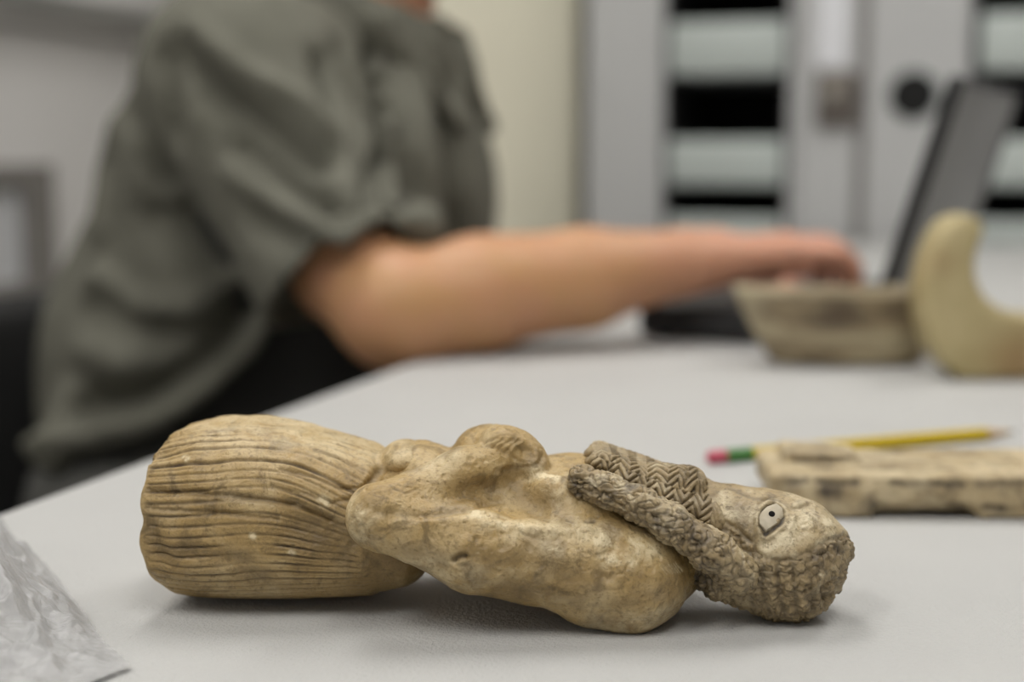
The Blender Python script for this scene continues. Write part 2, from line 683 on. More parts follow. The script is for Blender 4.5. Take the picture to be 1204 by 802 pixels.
def cab_shell(parent, px0, px1):
    b0 = cbz(px0, 185)[0]; b1 = cbz(px1, 185)[0]
    MB().box(W(CA + DEP / 2, (b0 + b1) / 2, HT - .01), (DEP, b1 - b0, .02), RT).build('top_panel', m_cab, parent)
    MB().box(W(CA + DEP / 2 + .01, (b0 + b1) / 2, .04), (DEP - .04, b1 - b0, .08), RT).build('plinth', m_seam, parent)


bL = cbz(688, 185)[0]
c1 = thing('storage_cabinet', 'tall grey cabinet with dark open shelf slots beside the cream column', 'cabinet', tuple(W(CA, bL, 0)))
cab_shell(c1, 689, 936)
panel('front_panel', 689, 778, .08, HT - .02, m_cab, c1)
bay(c1, 778, 926)
panel('front_stile', 926, 936, .08, HT - .02, m_cab, c1)
c2 = thing('storage_cabinet', 'grey cabinet door unit with a bronze latch and a black disc in place of a round hole', 'cabinet', tuple(W(CA, cbz(938, 185)[0], 0)))
cab_shell(c2, 938, 1136)
panel('narrow_door', 938, 1004, .08, HT - .02, m_cab, c2)
panel('door_gap_shade', 1004, 1018, .08, HT - .02, m_seam, c2, .012, -.012, 0)  # dark strip painted as the shadow between the doors
d2 = panel('wide_door', 1018, 1136, .08, HT - .02, m_cab, c2)
# label holder, latch, hole disc
b0, z0 = cbz(960, 80); b1, z1 = cbz(1000, -40)
lab = MB().box(W(CA - .003, (b0 + b1) / 2, (z0 + z1) / 2), (.006, b1 - b0, z1 - z0), RT, .001).build('label_card', m_paper, c2)
b0, z0 = cbz(959, 150); b1, z1 = cbz(1010, 85)
lp = MB().box(W(CA - .006, (b0 + b1) / 2, (z0 + z1) / 2), (.012, b1 - b0, z1 - z0), RT, .003).build('latch_plate', m_brown, c2)
bc, zc_ = cbz(983, 108)
MB().lathe(W(CA - .012, bc, zc_), [(.030, 0), (.030, .004), (.024, .006), (.022, .004), (.008, .004), (.006, .010), (.002, .011)], 28, -EDN).build('latch_dial', paint('latch_dial_bronze', (.20, .18, .155), .1, 60, .35, metal=.6), lp, smooth=True)
q0 = W(CA - .022, bc - .004, zc_ - .004)
MB().box(q0, (.012, .022, .007), RT, .002).build('latch_lever', m_steel, lp)
bh, zh = cbz(1074, 112)
MB().lathe(W(CA + .0005, bh, zh), [(.048, -.002), (.048, .002), (.045, .003), (.044, .0015)], 40, -EDN).build('hole_rim', m_cab2, d2, smooth=True)
MB().lathe(W(CA - .003, bh, zh), [(.044, -.0005), (.044, .0005), (.042, .0008)], 40, -EDN).build('hole_disc', m_black, d2, smooth=True)  # black disc on the door stands in for the dark inside a hole
c3 = thing('storage_cabinet', 'tall grey cabinet with dark open shelf slots behind the laptop lid', 'cabinet', tuple(W(CA, cbz(1138, 185)[0], 0)))
cab_shell(c3, 1138, 1390)
bay(c3, 1140, 1300)
panel('front_panel', 1300, 1390, .08, HT - .02, m_cab, c3)
# ------------------------------------------------------------------ the work table
mt = Mat('foam_table_cover', (.47, .47, .46), .6)
mt.color(mt.ramp(mt.noise(9, 3), [(.3, (.46, .46, .45)), (.7, (.49, .49, .478))]))
mt.bump(mt.noise(750, 3, .6), .6, .002)
mt.bump(mt.noise(140, 3, .6), .15, .0015)
m_edge = paint('table_edge', (.50, .50, .50), .05, 9, .5)
m_leg = paint('table_leg_metal', (.30, .30, .31), .05, 9, .35, metal=.7)
S0 = E0[:2] - ed * .95; LEN = 3.1; WID = 1.25
cc = S0 + ed * LEN / 2 + en * WID / 2
table = thing('work_table', 'long white work table with a foam-textured top', 'table', (cc[0], cc[1], 0))
MB().box((cc[0], cc[1], T - .0125), (LEN, WID, .025), RT, .004, 3).build('tabletop', mt.m, table, smooth=True)
MB().box((cc[0], cc[1], T - .05), (LEN - .3, WID - .5, .05), RT).build('apron', m_edge, table)
for u in (-1, 1):
    for w in (-1, 1):
        q = cc + ed * u * (LEN / 2 - .25) + en * w * (WID / 2 - .30)
        MB().cyl((q[0], q[1], 0.012), (q[0], q[1], T - .03), .022, n=20).lathe((q[0], q[1], 0), [(.026, 0), (.026, .012), (.02, .02)], 20).build('leg', m_leg, table, smooth=True)
# ------------------------------------------------------------------ the seated person
lf = np.array([.25, .968, 0.0])                         # the person's left
fw = np.array([.968, -.25, 0.0])                        # facing direction
UP = np.array([0, 0, 1.0])
RS = P(278, 98, 1.235)                                 # right shoulder joint
RE = P(464, 364, 1.110)                                # right elbow
RW = P(800, 309, 1.185)                                # right wrist
RK = P(926, 293, 1.205)                                # right knuckles
LS = RS + lf * .345
MID = (RS + LS) / 2
NK = MID + UP * .045 + fw * .045
PEL = np.array([-.305, 1.425, T - .165])
CH = MID - UP * .10 + fw * .015
HD = NK + UP * .182 + fw * .06
person = thing('person', 'person in a grey-green short-sleeved shirt typing on a laptop', 'person', (PEL[0], PEL[1], 0))
mk = Mat('skin', (.56, .32, .19), .5)
mk.color(mk.mix(mk.attr('pink'), mk.mix(mk.ramp(mk.noise(26, 4), [(.35, (0, 0, 0)), (.7, (.6, .6, .6))]), (.50, .275, .125), (.56, .27, .17)), (.54, .265, .175)))
mk.b.inputs['Subsurface Weight'].default_value = .12
mk.b.inputs['Subsurface Radius'].default_value = (.01, .004, .002)
mk.bump(mk.noise(420, 3), .15, .0008)
LE = LS + fw * .07 - UP * .225 + lf * .03
LW = P(835, 318, 1.47); LK = P(925, 312, 1.44)

RB = np.stack([fw, lf, UP], 1)
Fb = Field(np.array([-.62, .98, T - .22]), np.array([.42, 1.80, T + .60]), .004)
Fb.add(cap(PEL + UP * .02, CH, .115, .125, (1, 1, 1)), .03)
Fb.add(cap(CH - lf * .07, CH + lf * .07, .11, .11), .05)
Fb.add(cap(RS + lf * .05, LS - lf * .05, .06, .06), .05)
Fb.add(cap(NK - UP * .04, NK + UP * .10 + fw * .03, .062, .056), .04)
# head
Fb.add(ell(HD + UP * .03, (.098, .076, .112), RB), .02)
Fb.add(ell(HD + fw * .035 - UP * .045, (.062, .056, .072), RB), .03)
Fb.add(cap(HD + fw * .098 + UP * .015, HD + fw * .112 - UP * .02, .009, .014), .012)
Fb.add(cap(HD + fw * .075 + lf * .035 + UP * .038, HD + fw * .075 - lf * .035 + UP * .038, .022, .022), .02)
Fb.add(cap(HD + fw * .088 - UP * .058 + lf * .014, HD + fw * .088 - UP * .058 - lf * .014, .011, .011), .008)
Fb.add(ell(HD + fw * .075 - UP * .098, (.022, .024, .02), RB), .02)
for s in (-1, 1):
    Fb.add(ell(HD + lf * s * .078 - fw * .005, (.018, .008, .032), RB), .006)
    Fb.cut(ell(HD + lf * s * .034 + fw * .097 + UP * .012, (.014, .018, .011), RB), .01)
# arms
for S_, E_, W_, K_, s, m0 in ((RS, RE, RW, RK, -1, P(404, 312, 1.142)), (LS, LE, LW, LK, 1, LS * .45 + LE * .55)):
    Fb.add(cap(S_, m0, .046, .043), .02)
    Fb.add(cap(m0, E_, .043, .046), .012)
    m1 = E_ * .72 + W_ * .28
    Fb.add(cap(E_, m1, .045, .044), .015)
    Fb.add(cap(m1 + UP * .003, E_ * .35 + W_ * .65, .045, .040), .015)
    Fb.add(cap(E_ * .35 + W_ * .65, W_, .040, .0270), .012)
    d = (K_ - W_) / np.linalg.norm(K_ - W_); sd = np.cross(UP, d); sd /= np.linalg.norm(sd)
    Fb.add(cap(W_, W_ + d * .03, .026, .026, None), .01)
    sg = -s                                             # thumb side
    for o_ in (-.027, -.009, .009, .027):
        Fb.add(cap(W_ + d * .015 + sd * o_ * .5, K_ + sd * o_ + UP * (.004 - 40 * o_ * o_ * .2), .0175, .0122), .009)
    for i, (o_, l_) in enumerate(((.031, .86), (.0105, 1.0), (-.0105, .95), (-.031, .76))):
        k0 = K_ + sd * o_ * sg + UP * (.004 - .004 * abs(i - 1.2))
        k1 = k0 + (d * .040 - UP * .004 + sd * o_ * sg * .20) * l_
        k2 = k1 + (d * .016 - UP * .017 + sd * o_ * sg * .05) * l_
        k3 = k2 + (d * .004 - UP * .017) * l_
        Fb.add(cap(k0, k1, .0096, .0088), .002); Fb.add(cap(k1, k2, .0088, .0082), .001); Fb.add(cap(k2, k3, .0082, .0074), .001)
    t0 = W_ + d * .045 + sd * sg * .022 - UP * .006
    t1 = t0 + d * .030 + sd * sg * .022 - UP * .010; t2 = t1 + d * .030 + sd * sg * .004 - UP * .010
    Fb.add(cap(t0, t1, .014, .0105), .004); Fb.add(cap(t1, t2, .0105, .0085), .001)
V, Q = Fb.mesh()
N = normals(V, Q)
V = V + N * (.0012 * fbm(V, .05, 3))[:, None]
fa = (RW - RE) / np.linalg.norm(RW - RE); pk = smoothstep(.10, .36, (V - RE) @ fa) * smoothstep(T + .2, T + .14, V[:, 2])
pk = np.maximum(pk, smoothstep(T + .19, T + .24, V[:, 2]) * .5)
body = sculpt('body', V, Q, mk.m, person, {'pink': pk})
# torso blackened as shade below the shirt, and trousers
m_und = paint('torso_shade_charcoal', (.022, .022, .020), .15, 20, .85)  # near-black colour imitates shade on the lower shirt front
Fu = Field(np.array([-.62, 1.0, T - .26]), np.array([.10, 1.75, T + .27]), .008)
Fu.add(cap(PEL - UP * .02, CH - UP * .02, .125, .122), .03)
Fu.add(cap(PEL + fw * .06 + UP * .05, CH + fw * .01 - UP * .04, .115, .11), .05)
Fu.add(cap(CH - lf * .07, CH + lf * .07, .115, .115), .05)
Fu.add(cap(NK - UP * .06, NK + UP * .005 + fw * .012, .09, .069), .03)
V, Q = Fu.mesh()
o = sculpt('shade_torso', V, Q, m_und, person); o['label'] = 'near-black torso layer standing in for shade under the shirt'
m_tr = paint('trousers_grey', (.085, .085, .078), .2, 14, .85, .3, 300)
Ft = Field(np.array([-.70, .92, .0]), np.array([.34, 1.80, T - .06]), .008)
Ft.add(ell(PEL - UP * .03, (.17, .20, .13), RB), 0)
for s in (-1, 1):
    hip = PEL + lf * s * .10 - UP * .04; kn = hip + fw * .44 - UP * .03 + lf * s * .02; an = kn - UP * .40 + fw * .02
    Ft.add(cap(hip - fw * .05, kn, .092, .070), .03)
    Ft.add(cap(kn, an, .068, .055), .02)
Ft.everywhere(lambda g, D: np.maximum(D, g[..., 2] - (T - .075)))
V, Q = Ft.mesh(); N = normals(V, Q)
V = V + N * (.006 * fbm(V, .06, 12))[:, None]
o = sculpt('trousers', V, Q, m_tr, person)
m_shoe = paint('shoe_black', (.02, .02, .02), .1, 20, .4)
for s in (-1, 1):
    an = PEL + lf * s * .12 + fw * .46; an[2] = 0
    Fs = Field(an + [-.20, -.22, -.01], an + [.26, .20, .15], .006)
    Fs.add(cap(an - fw * .05 + UP * .05, an + fw * .13 + UP * .036, .05, .038), 0)
    Fs.add(cap(an + UP * .06, an + UP * .11, .05, .05), .02)
    Fs.everywhere(lambda g, D: np.maximum(D, .001 - g[..., 2]))
    V, Q = Fs.mesh(); sculpt('shoe', V, Q, m_shoe, person)

# shirt
ms = Mat('shirt_cloth', (.20, .205, .165), .9, 0, .2)
ms.color(ms.ramp(ms.noise(30, 5, .6), [(.3, (.122, .121, .097)), (.7, (.158, .156, .127))]))
ms.bump(ms.noise(700, 2), .25, .0006)
Fq = Field(np.array([-.72, .96, T - .30]), np.array([.16, 1.82, T + .33]), .0058)
Fq.add(cap(PEL + UP * .0, CH, .148, .142, (1, 1, 1)), .03)
Fq.add(cap(PEL + lf * .03 - UP * .04, CH, .156, .142), .04)
Fq.add(cap(PEL - lf * .07 - UP * .03, PEL - lf * .04 + UP * .12, .132, .135), .05)
Fq.add(cap(CH - lf * .08, CH + lf * .08, .128, .128), .06)
Fq.add(cap(PEL + fw * .05 + UP * .10, CH + fw * .02, .14, .12), .05)
Fq.add(cap(RS + lf * .03, LS - lf * .03, .078, .078), .06)
Fq.add(cap(NK - UP * .10, NK - UP * .065, .10, .085), .03)
Fq.add(cap(CH - fw * .045 - lf * .07 + UP * .03, PEL - fw * .03 + UP * .12, .112, .115), .07)
Fq.add(cap(RS, LS, .068, .066), .03)
SE = P(406, 318, 1.140)                                # middle of the sleeve hem
Fq.add(cap(RS + UP * .004, SE - UP * .006, .076, .072), .028)
Fq.add(cap(SE - (SE - RS) * .10, SE + (SE - RS) * .08, .075, .077), .01)
LSE = LS * .35 + LE * .65
Fq.add(cap(LS, LSE, .066, .070), .03)
# sleeve openings
da = (SE - RS) / np.linalg.norm(SE - RS)
hemR = SE + da * .012


def sleeve_cut(g, D, S_, E_, H_, r0):
    dd = (E_ - S_) / np.linalg.norm(E_ - S_)
    q = g - H_
    s = q @ dd
    rad = np.linalg.norm(q - s[..., None] * dd, axis=-1)
    near = (s > -.09) & (s < .12) & (rad < .135)
    D = np.where(near & (s > -.02), np.maximum(D, s - .0), D)
    inner = np.maximum(rad - r0, -(s + .022))
    return np.where(near, np.maximum(D, -inner), D)


Fq.everywhere(lambda g, D: sleeve_cut(g, D, RS, SE, hemR, .064))
Fq.everywhere(lambda g, D: sleeve_cut(g, D, LS, LE, LSE + (LE - LS) * .03, .062))
# neck opening and hem
Fq.cut(cap(NK - UP * .03 + fw * .03, NK + UP * .12 + fw * .03, .060, .075), .012)
hp = np.array([P(x, y, 1.27) for x, y in [(-60, 560), (40, 548), (63, 536), (115, 520), (175, 505), (217, 482), (265, 440), (300, 404), (330, 372), (380, 366), (700, 372)]])  # front hem lifted to bare the dark torso that stands for shade
Fq.everywhere(lambda g, D: np.maximum(D, np.interp(g[..., 0], hp[:, 0], hp[:, 2]) - g[..., 2]))
# hollow under the hem
hollow = [cap(PEL + UP * .0, CH - UP * .05, .134, .128), cap(PEL + lf * .03 - UP * .04, CH, .142, .128)]
for h_ in hollow:
    Fq.cut((lambda p, f=h_[0]: np.maximum(f(p), p[..., 2] - (T + .02)), h_[1], h_[2]), .004)
V, Q = Fq.mesh(); V, Q = subdiv(V, Q); N = normals(V, Q)
disp = .0035 * fbm(V * [1, 1, .6], .07, 25) + .0012 * fbm(V, .025, 26)
for pts, w, a in FOLDS if 'FOLDS' in globals() else [
    ([(214, 52), (250, 100), (320, 147), (372, 180)], .014, -.016), ([(222, 40), (280, 85), (345, 118), (385, 150)], .013, .012),
    ([(280, 172), (340, 215), (400, 250)], .012, -.015), ([(275, 200), (340, 245), (400, 280)], .014, .008),
    ([(300, 255), (345, 280), (385, 295)], .012, -.010),
    ([(150, 130), (165, 180), (172, 200)], .016, -.016), ([(188, 70), (195, 110), (200, 160)], .012, -.010), ([(130, 150), (120, 240), (110, 330)], .018, .008),
    ([(185, 200), (205, 250), (235, 305), (282, 372)], .020, -.030), ([(170, 260), (200, 280), (240, 300)], .020, -.016),
    ([(279, 376), (262, 405), (240, 430), (174, 464), (90, 478)], .014, -.022), ([(300, 398), (268, 428), (220, 466), (175, 492), (110, 508), (62, 520)], .010, .012),
    ([(120, 330), (160, 360), (220, 360), (262, 345)], .016, .012), ([(130, 350), (180, 390), (230, 390)], .016, -.006),
    ([(100, 410), (130, 420), (150, 425)], .022, .014), ([(85, 470), (70, 500), (60, 525)], .014, .012), ([(115, 300), (95, 380), (85, 440)], .016, -.007),
    ([(440, 40), (450, 110), (455, 180), (450, 250)], .012, -.016), ([(400, 60), (420, 110), (432, 160), (440, 230)], .010, -.008), ([(480, 60), (492, 130), (498, 200), (500, 270)], .018, .010),
    ([(520, 120), (535, 200), (540, 280)], .014, -.018), ([(380, 70), (390, 110), (396, 145)], .010, -.012), ([(470, 195), (480, 215), (478, 235)], .012, -.008)]:
    disp += (1.35 if a > -.02 else 1.15) * a * stroke(V, N, pts, w, 6.0)
V = V + N * disp[:, None]
shirt = sculpt('shirt', V, Q, ms.m, person); shirt['label'] = 'grey-green short-sleeved button shirt'
# collar leaves and placket with buttons
for s in (-1, 1):
    Fc = Field(NK - [.16, .16, .11], NK + [.17, .17, .12], .004)
    for k in range(7):
        a0 = math.pi - k * .42; a1 = math.pi - (k + 1) * .42
        c0 = NK + fw * (.022 + math.cos(a0) * .082) + lf * s * math.sin(a0) * .082 + UP * (.066 - .013 * k)
        c1 = NK + fw * (.022 + math.cos(a1) * .082) + lf * s * math.sin(a1) * .082 + UP * (.066 - .013 * (k + 1))
        Fc.add(cap(c0, c1, .013, .013, (1, 1, 2.2)), .004)
    tip = NK + fw * .118 + lf * s * .046 - UP * .078
    Fc.add(cap(c1, tip, .012, .007), .008)
    Fc.add(cap(NK + fw * .055 + lf * s * .084 + UP * .012, tip, .013, .007), .01)
    Vc, Qc = Fc.mesh(); sculpt('collar', Vc, Qc, ms.m, shirt)
pl = trace(V, N, [(438, 62), (446, 120), (452, 180), (456, 250)], 6)
MB().tube([p + fw * .002 for p in pl], .008, 8).build('placket', ms.m, shirt, smooth=True)
m_btn = paint('button_dark', (.10, .095, .08), .05, 50, .4)
for k in (2, len(pl) // 2, len(pl) - 3):
    MB().lathe(pl[k] + fw * .012 - lf * .003, [(.006, 0), (.006, .002), (.004, .003)], 16, fw - lf * .4).build('button', m_btn, shirt, smooth=True)
# hair and eyes (above the frame)
Fh = Field(HD - [.14, .14, .06], HD + [.14, .14, .18], .005)
Fh.add(ell(HD + UP * .038 - fw * .008, (.104, .084, .116), RB), 0)
Fh.cut(ell(HD + fw * .10 - UP * .02, (.07, .09, .09), RB), .01)
Fh.everywhere(lambda g, D: np.maximum(D, (HD[2] - .03) - g[..., 2]))
V, Q = Fh.mesh(); N = normals(V, Q); V = V + N * (.004 * fbm(V * [1, 1, .4], .012, 8))[:, None]
sculpt('hair', V, Q, paint('hair_brown', (.05, .032, .02), .3, 60, .6), person)
m_eye = paint('eye_white', (.7, .68, .65), .02, 30, .2); m_iris = paint('eye_iris', (.06, .04, .025), .2, 80, .2)
for s in (-1, 1):
    ec = HD + lf * s * .034 + fw * .074 + UP * .012
    e = MB().lathe(ec, [(.001, -.0119)] + [(.012 * math.cos(t), .012 * math.sin(t)) for t in np.linspace(-1.3, 1.3, 12)] + [(.001, .0119)], 18, fw).build('eye', m_eye, person, smooth=True)
    MB().lathe(ec + fw * .0105, [(.0055, 0), (.005, .001), (.002, .0016)], 16, fw).build('iris', m_iris, e, smooth=True)

# ------------------------------------------------------------------ office chair
m_ch = paint('chair_black_fabric', (.012, .012, .012), .2, 30, .85)
m_pl = paint('chair_black_plastic', (.018, .018, .018), .1, 20, .4)
SC = PEL - UP * PEL[2]
chair = thing('office_chair', 'black office chair behind and under the seated person', 'chair', (SC[0], SC[1], 0))
RC = np.stack([fw, lf, UP], 1)
BC = PEL - fw * .245 - lf * .02
Fc = Field(SC + [-.62, -.55, .30], SC + [.45, .55, .80], .008)
Fc.add(rbox(BC + UP * (.60 - PEL[2] - .005), (.028, .235, .145), .027, RC), 0)
V, Q = Fc.mesh()
V = V + np.outer(((V - BC) @ lf) ** 2 * .9, fw)
sculpt('backrest', V, Q, m_ch, chair)
Fc = Field(SC + [-.45, -.45, .30], SC + [.45, .45, .60], .008)
Fc.add(rbox(SC + UP * .415 + fw * .02, (.24, .245, .038), .036, RC), 0)
V, Q = Fc.mesh(); sculpt('seat', V, Q, m_ch, chair)
MB().tube([SC + UP * .36 - fw * .10, SC + UP * .34 - fw * .24, SC + UP * .40 - fw * .315, SC + UP * .60 - fw * .312], .018, 10).build('back_support', m_pl, chair, smooth=True)
MB().cyl(SC + UP * .09, SC + UP * .38, .026, n=20).build('gas_column', m_pl, chair, smooth=True)
for k in range(5):
    a = k * 2 * math.pi / 5 + .5
    dv = np.array([math.cos(a), math.sin(a), 0])
    lg = MB().tube([SC + UP * .11, SC + dv * .16 + UP * .10, SC + dv * .29 + UP * .075], [.024, .02, .014], 8).build('base_arm', m_pl, chair, smooth=True)
    cs = SC + dv * .285 + UP * .027; ax = np.cross(dv, UP)
    MB().lathe(cs - ax * .02, [(.022, 0), (.027, .004), (.027, .016), (.022, .02), (.022, .022), (.027, .026), (.027, .036), (.022, .04)], 20, ax).build('caster', m_pl, lg, smooth=True)
# ------------------------------------------------------------------ the carved figurine lying on the table
IV = bone('figurine_bone', (0.40, 0.272, 0.105), (0.68, 0.57, 0.36), (0.06, 0.038, 0.018))
IVH = bone('figurine_hair_bone', (0.37, 0.275, 0.14), (0.64, 0.55, 0.37), (0.045, 0.034, 0.024), pep=.9)
fig = thing('carved_figurine', 'carved tan bone figurine of a bearded worshipper lying on its back', 'figurine', tuple(P(640, 700, 0.487) * [1, 1, 0] + [0, 0, T]))
MM = 0.001


def finish(name, F_, mat, detail, sub=1, rough=0.0):
    V, Q = F_.mesh()
    V, Q = subdiv(V, Q, sub)
    N = normals(V, Q)
    V, att = detail(V, N)
    V[:, 2] = np.maximum(V[:, 2], T + 0.0003)
    return sculpt(name, V, Q, mat, fig, att)


# --- skirt: fringed kilt, its hem at the far left
def build_skirt():
    A = np.array(P(194, 600, 0.497)); B = np.array(P(470, 605, 0.4905))
    ax = B - A; L = np.linalg.norm(ax); ax /= L
    ux = np.cross([0, 0, 1], ax); ux /= np.linalg.norm(ux)
    uz = np.cross(ax, ux)
    s_k = np.array([0, .10, .22, .40, .60, .78, .90, 1.0, 1.1]) * L
    cz = (np.array([595, 596, 593, 593, 596, 602, 606, 608, 608]) - 600) * -0.29 * MM
    rz = np.array([27, 29.5, 31.3, 31.5, 30.3, 28, 26, 22, 18]) * MM
    ry = np.array([31, 33, 34.5, 35, 33, 31, 29, 26, 21]) * MM
    lo = np.minimum(A, B) - [0.01, .05, .05]; hi = np.maximum(A, B) + [0.012, .05, .05]
    lo[2] = T - 0.004
    F_ = Field(lo, hi, 0.00095)

    def f(g, D):
        q = g - A
        s = q @ ax; y = q @ ux; z = q @ uz - np.interp(s, s_k, cz)
        a = np.interp(s, s_k, ry); b = np.interp(s, s_k, rz)
        # slightly boxy oval section
        k = (np.abs(y / a) ** 2.35 + np.abs(z / b) ** 2.35) ** (1 / 2.35)
        d = (k - 1) * np.minimum(a, b)
        # hem face, a little convex and ragged
        th = np.arctan2(z, y)
        hem = 0.0026 + 0.0012 * np.sin(th * 9) * np.sin(th * 4 + 1) + 0.0045 * smoothstep(.5, 1.0, -z / b) + 0.004 * smoothstep(.6, 1.05, z / b) - 0.0 * y
        hem = hem + 0.0022 * (y / a + 0.2)
        d2 = hem - s
        k2 = 0.002
        h = np.clip(0.5 - 0.5 * (d - d2) / k2, 0, 1)
        d = d * (1 - h) + d2 * h + k2 * h * (1 - h)
        d3 = s - L * 1.02
        h = np.clip(0.5 - 0.5 * (d - d3) / .012, 0, 1)
        d = d * (1 - h) + d3 * h + .012 * h * (1 - h)
        # flattened where it rests on the table
        return np.maximum(d, T + 0.0004 - g[..., 2])
    F_.everywhere(f)
    # waist roll of the belt
    F_.add(ell(P(478, 538, 0.487), (8.5 * MM, 14 * MM, 6 * MM), rot(0, .15, 0)), 0.004)
    F_.add(ell(P(470, 650, 0.482), (11 * MM, 16 * MM, 11.5 * MM), rot(0, .1, 0)), 0.006)

    def detail(V, N):
        q = V - A
        s = q @ ax / L; y = q @ ux; z = q @ uz
        th = np.arctan2(z, -y)              # 0 towards the camera, up positive
        # fringe lines run from hem to waist and sag down near the waist
        sag = 0.42 * smoothstep(.35, 1.0, s) ** 1.5 * smoothstep(-.9, .2, th) * smoothstep(1.6, .3, th)
        t2 = th + sag + 0.05 * np.sin(5 * s + 1) + 0.035 * vnoise(np.stack([s * 3, th * 1.5, th * 0], 1), 1.0, 4)
        u = t2 * 9.6 + 0.45 * vnoise(np.stack([th * 0, t2 * 4.2, s * 0.35], 1), 1.0, 9)
        fr = u - np.floor(u)
        line = np.floor(u)
        keep = hashn(line.astype(int), (s * 0).astype(int), (s * 0).astype(int), 3)
        g = np.exp(-((fr - .5) / .13) ** 2)
        round_ = 1 - (2 * np.abs(fr - .5)) ** 2
        wear = smoothstep(-.55, .25, fbm(V, .018, 21)) * (0.45 + 0.55 * keep)
        side = smoothstep(0.02, .06, s) * smoothstep(.97, .86, s)
        side *= smoothstep(-1.35, -.95, th)
        amp = side * wear
        # second, finer set
        fr2 = (u * 2.0 + 0.3) % 1.0
        g2 = np.exp(-((fr2 - .5) / .16) ** 2) * smoothstep(0.0, .5, vnoise(V * [0.4, 1, 1], .009, 31))
        disp = -0.00105 * g * amp - 0.0005 * g2 * amp
        disp += 0.0009 * fbm(V, .022, 5) + 0.00028 * fbm(V, .004, 6)
        # notched upper rim
        rim = smoothstep(.2, .08, s) * smoothstep(.5, .9, th)
        disp -= rim * .0011 * (np.sin(th * 17) > .3)
        grime_shade = 1.25 * g * amp + 0.6 * g2 * amp
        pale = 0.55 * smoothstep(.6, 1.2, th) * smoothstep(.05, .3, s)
        for pts, w, a, gm in [
            ([(172, 574), (215, 577), (262, 580), (310, 586), (352, 592), (392, 612)], .0011, -.0012, .75),
            ([(170, 596), (210, 600), (260, 604), (330, 612)], .0008, -.0009, .6),
            ([(430, 556), (418, 548), (398, 536), (370, 528)], .0007, -.0006, .5),
            ([(440, 562), (425, 572), (400, 573), (372, 560), (330, 550)], .0007, -.0007, .6),
            ([(415, 585), (392, 590), (365, 580), (320, 570)], .0007, -.0007, .55),
            ([(448, 552), (440, 562), (432, 572)], .0014, -.0010, .7),
            ([(173, 618), (178, 640), (186, 655)], .004, -.0022, .6),
            ([(215, 648), (250, 655), (290, 660)], .003, -.0008, .55),
            ([(350, 622), (385, 632), (402, 655)], .006, -.0018, .65),
            ([(372, 612), (400, 622), (415, 640)], .004, -.0012, .7),
            ([(235, 575), (255, 590), (250, 604)], .0012, -.0006, .5),
            ([(285, 670), (310, 680)], .0035, -.0006, .5)]:
            k = stroke(V, N, pts, w)
            disp += a * k; grime_shade = np.maximum(grime_shade, gm * k ** .7)
        for (x, y_), r in [((380, 587), .0017), ((297, 631), .0009), ((343, 651), .0009), ((217, 536), .0010)]:
            k = stroke(V, N, [(x, y_), (x + 2, y_ + 2)], r)
            pale = np.maximum(pale, 2.2 * k); grime_shade *= (1 - k)
        grime_shade = np.maximum(grime_shade, .30 * smoothstep(-.05, .4, fbm(V, .014, 77)) * smoothstep(.35, -.5, th))
        grime_shade = np.maximum(grime_shade, .55 * smoothstep(.70, .95, s) * smoothstep(.2, -.6, th))
        return V + N * disp[:, None], {'grime_shade': grime_shade, 'pale': pale}
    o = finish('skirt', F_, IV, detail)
    o['label'] = 'fringed skirt with long carved grooves'
    return o


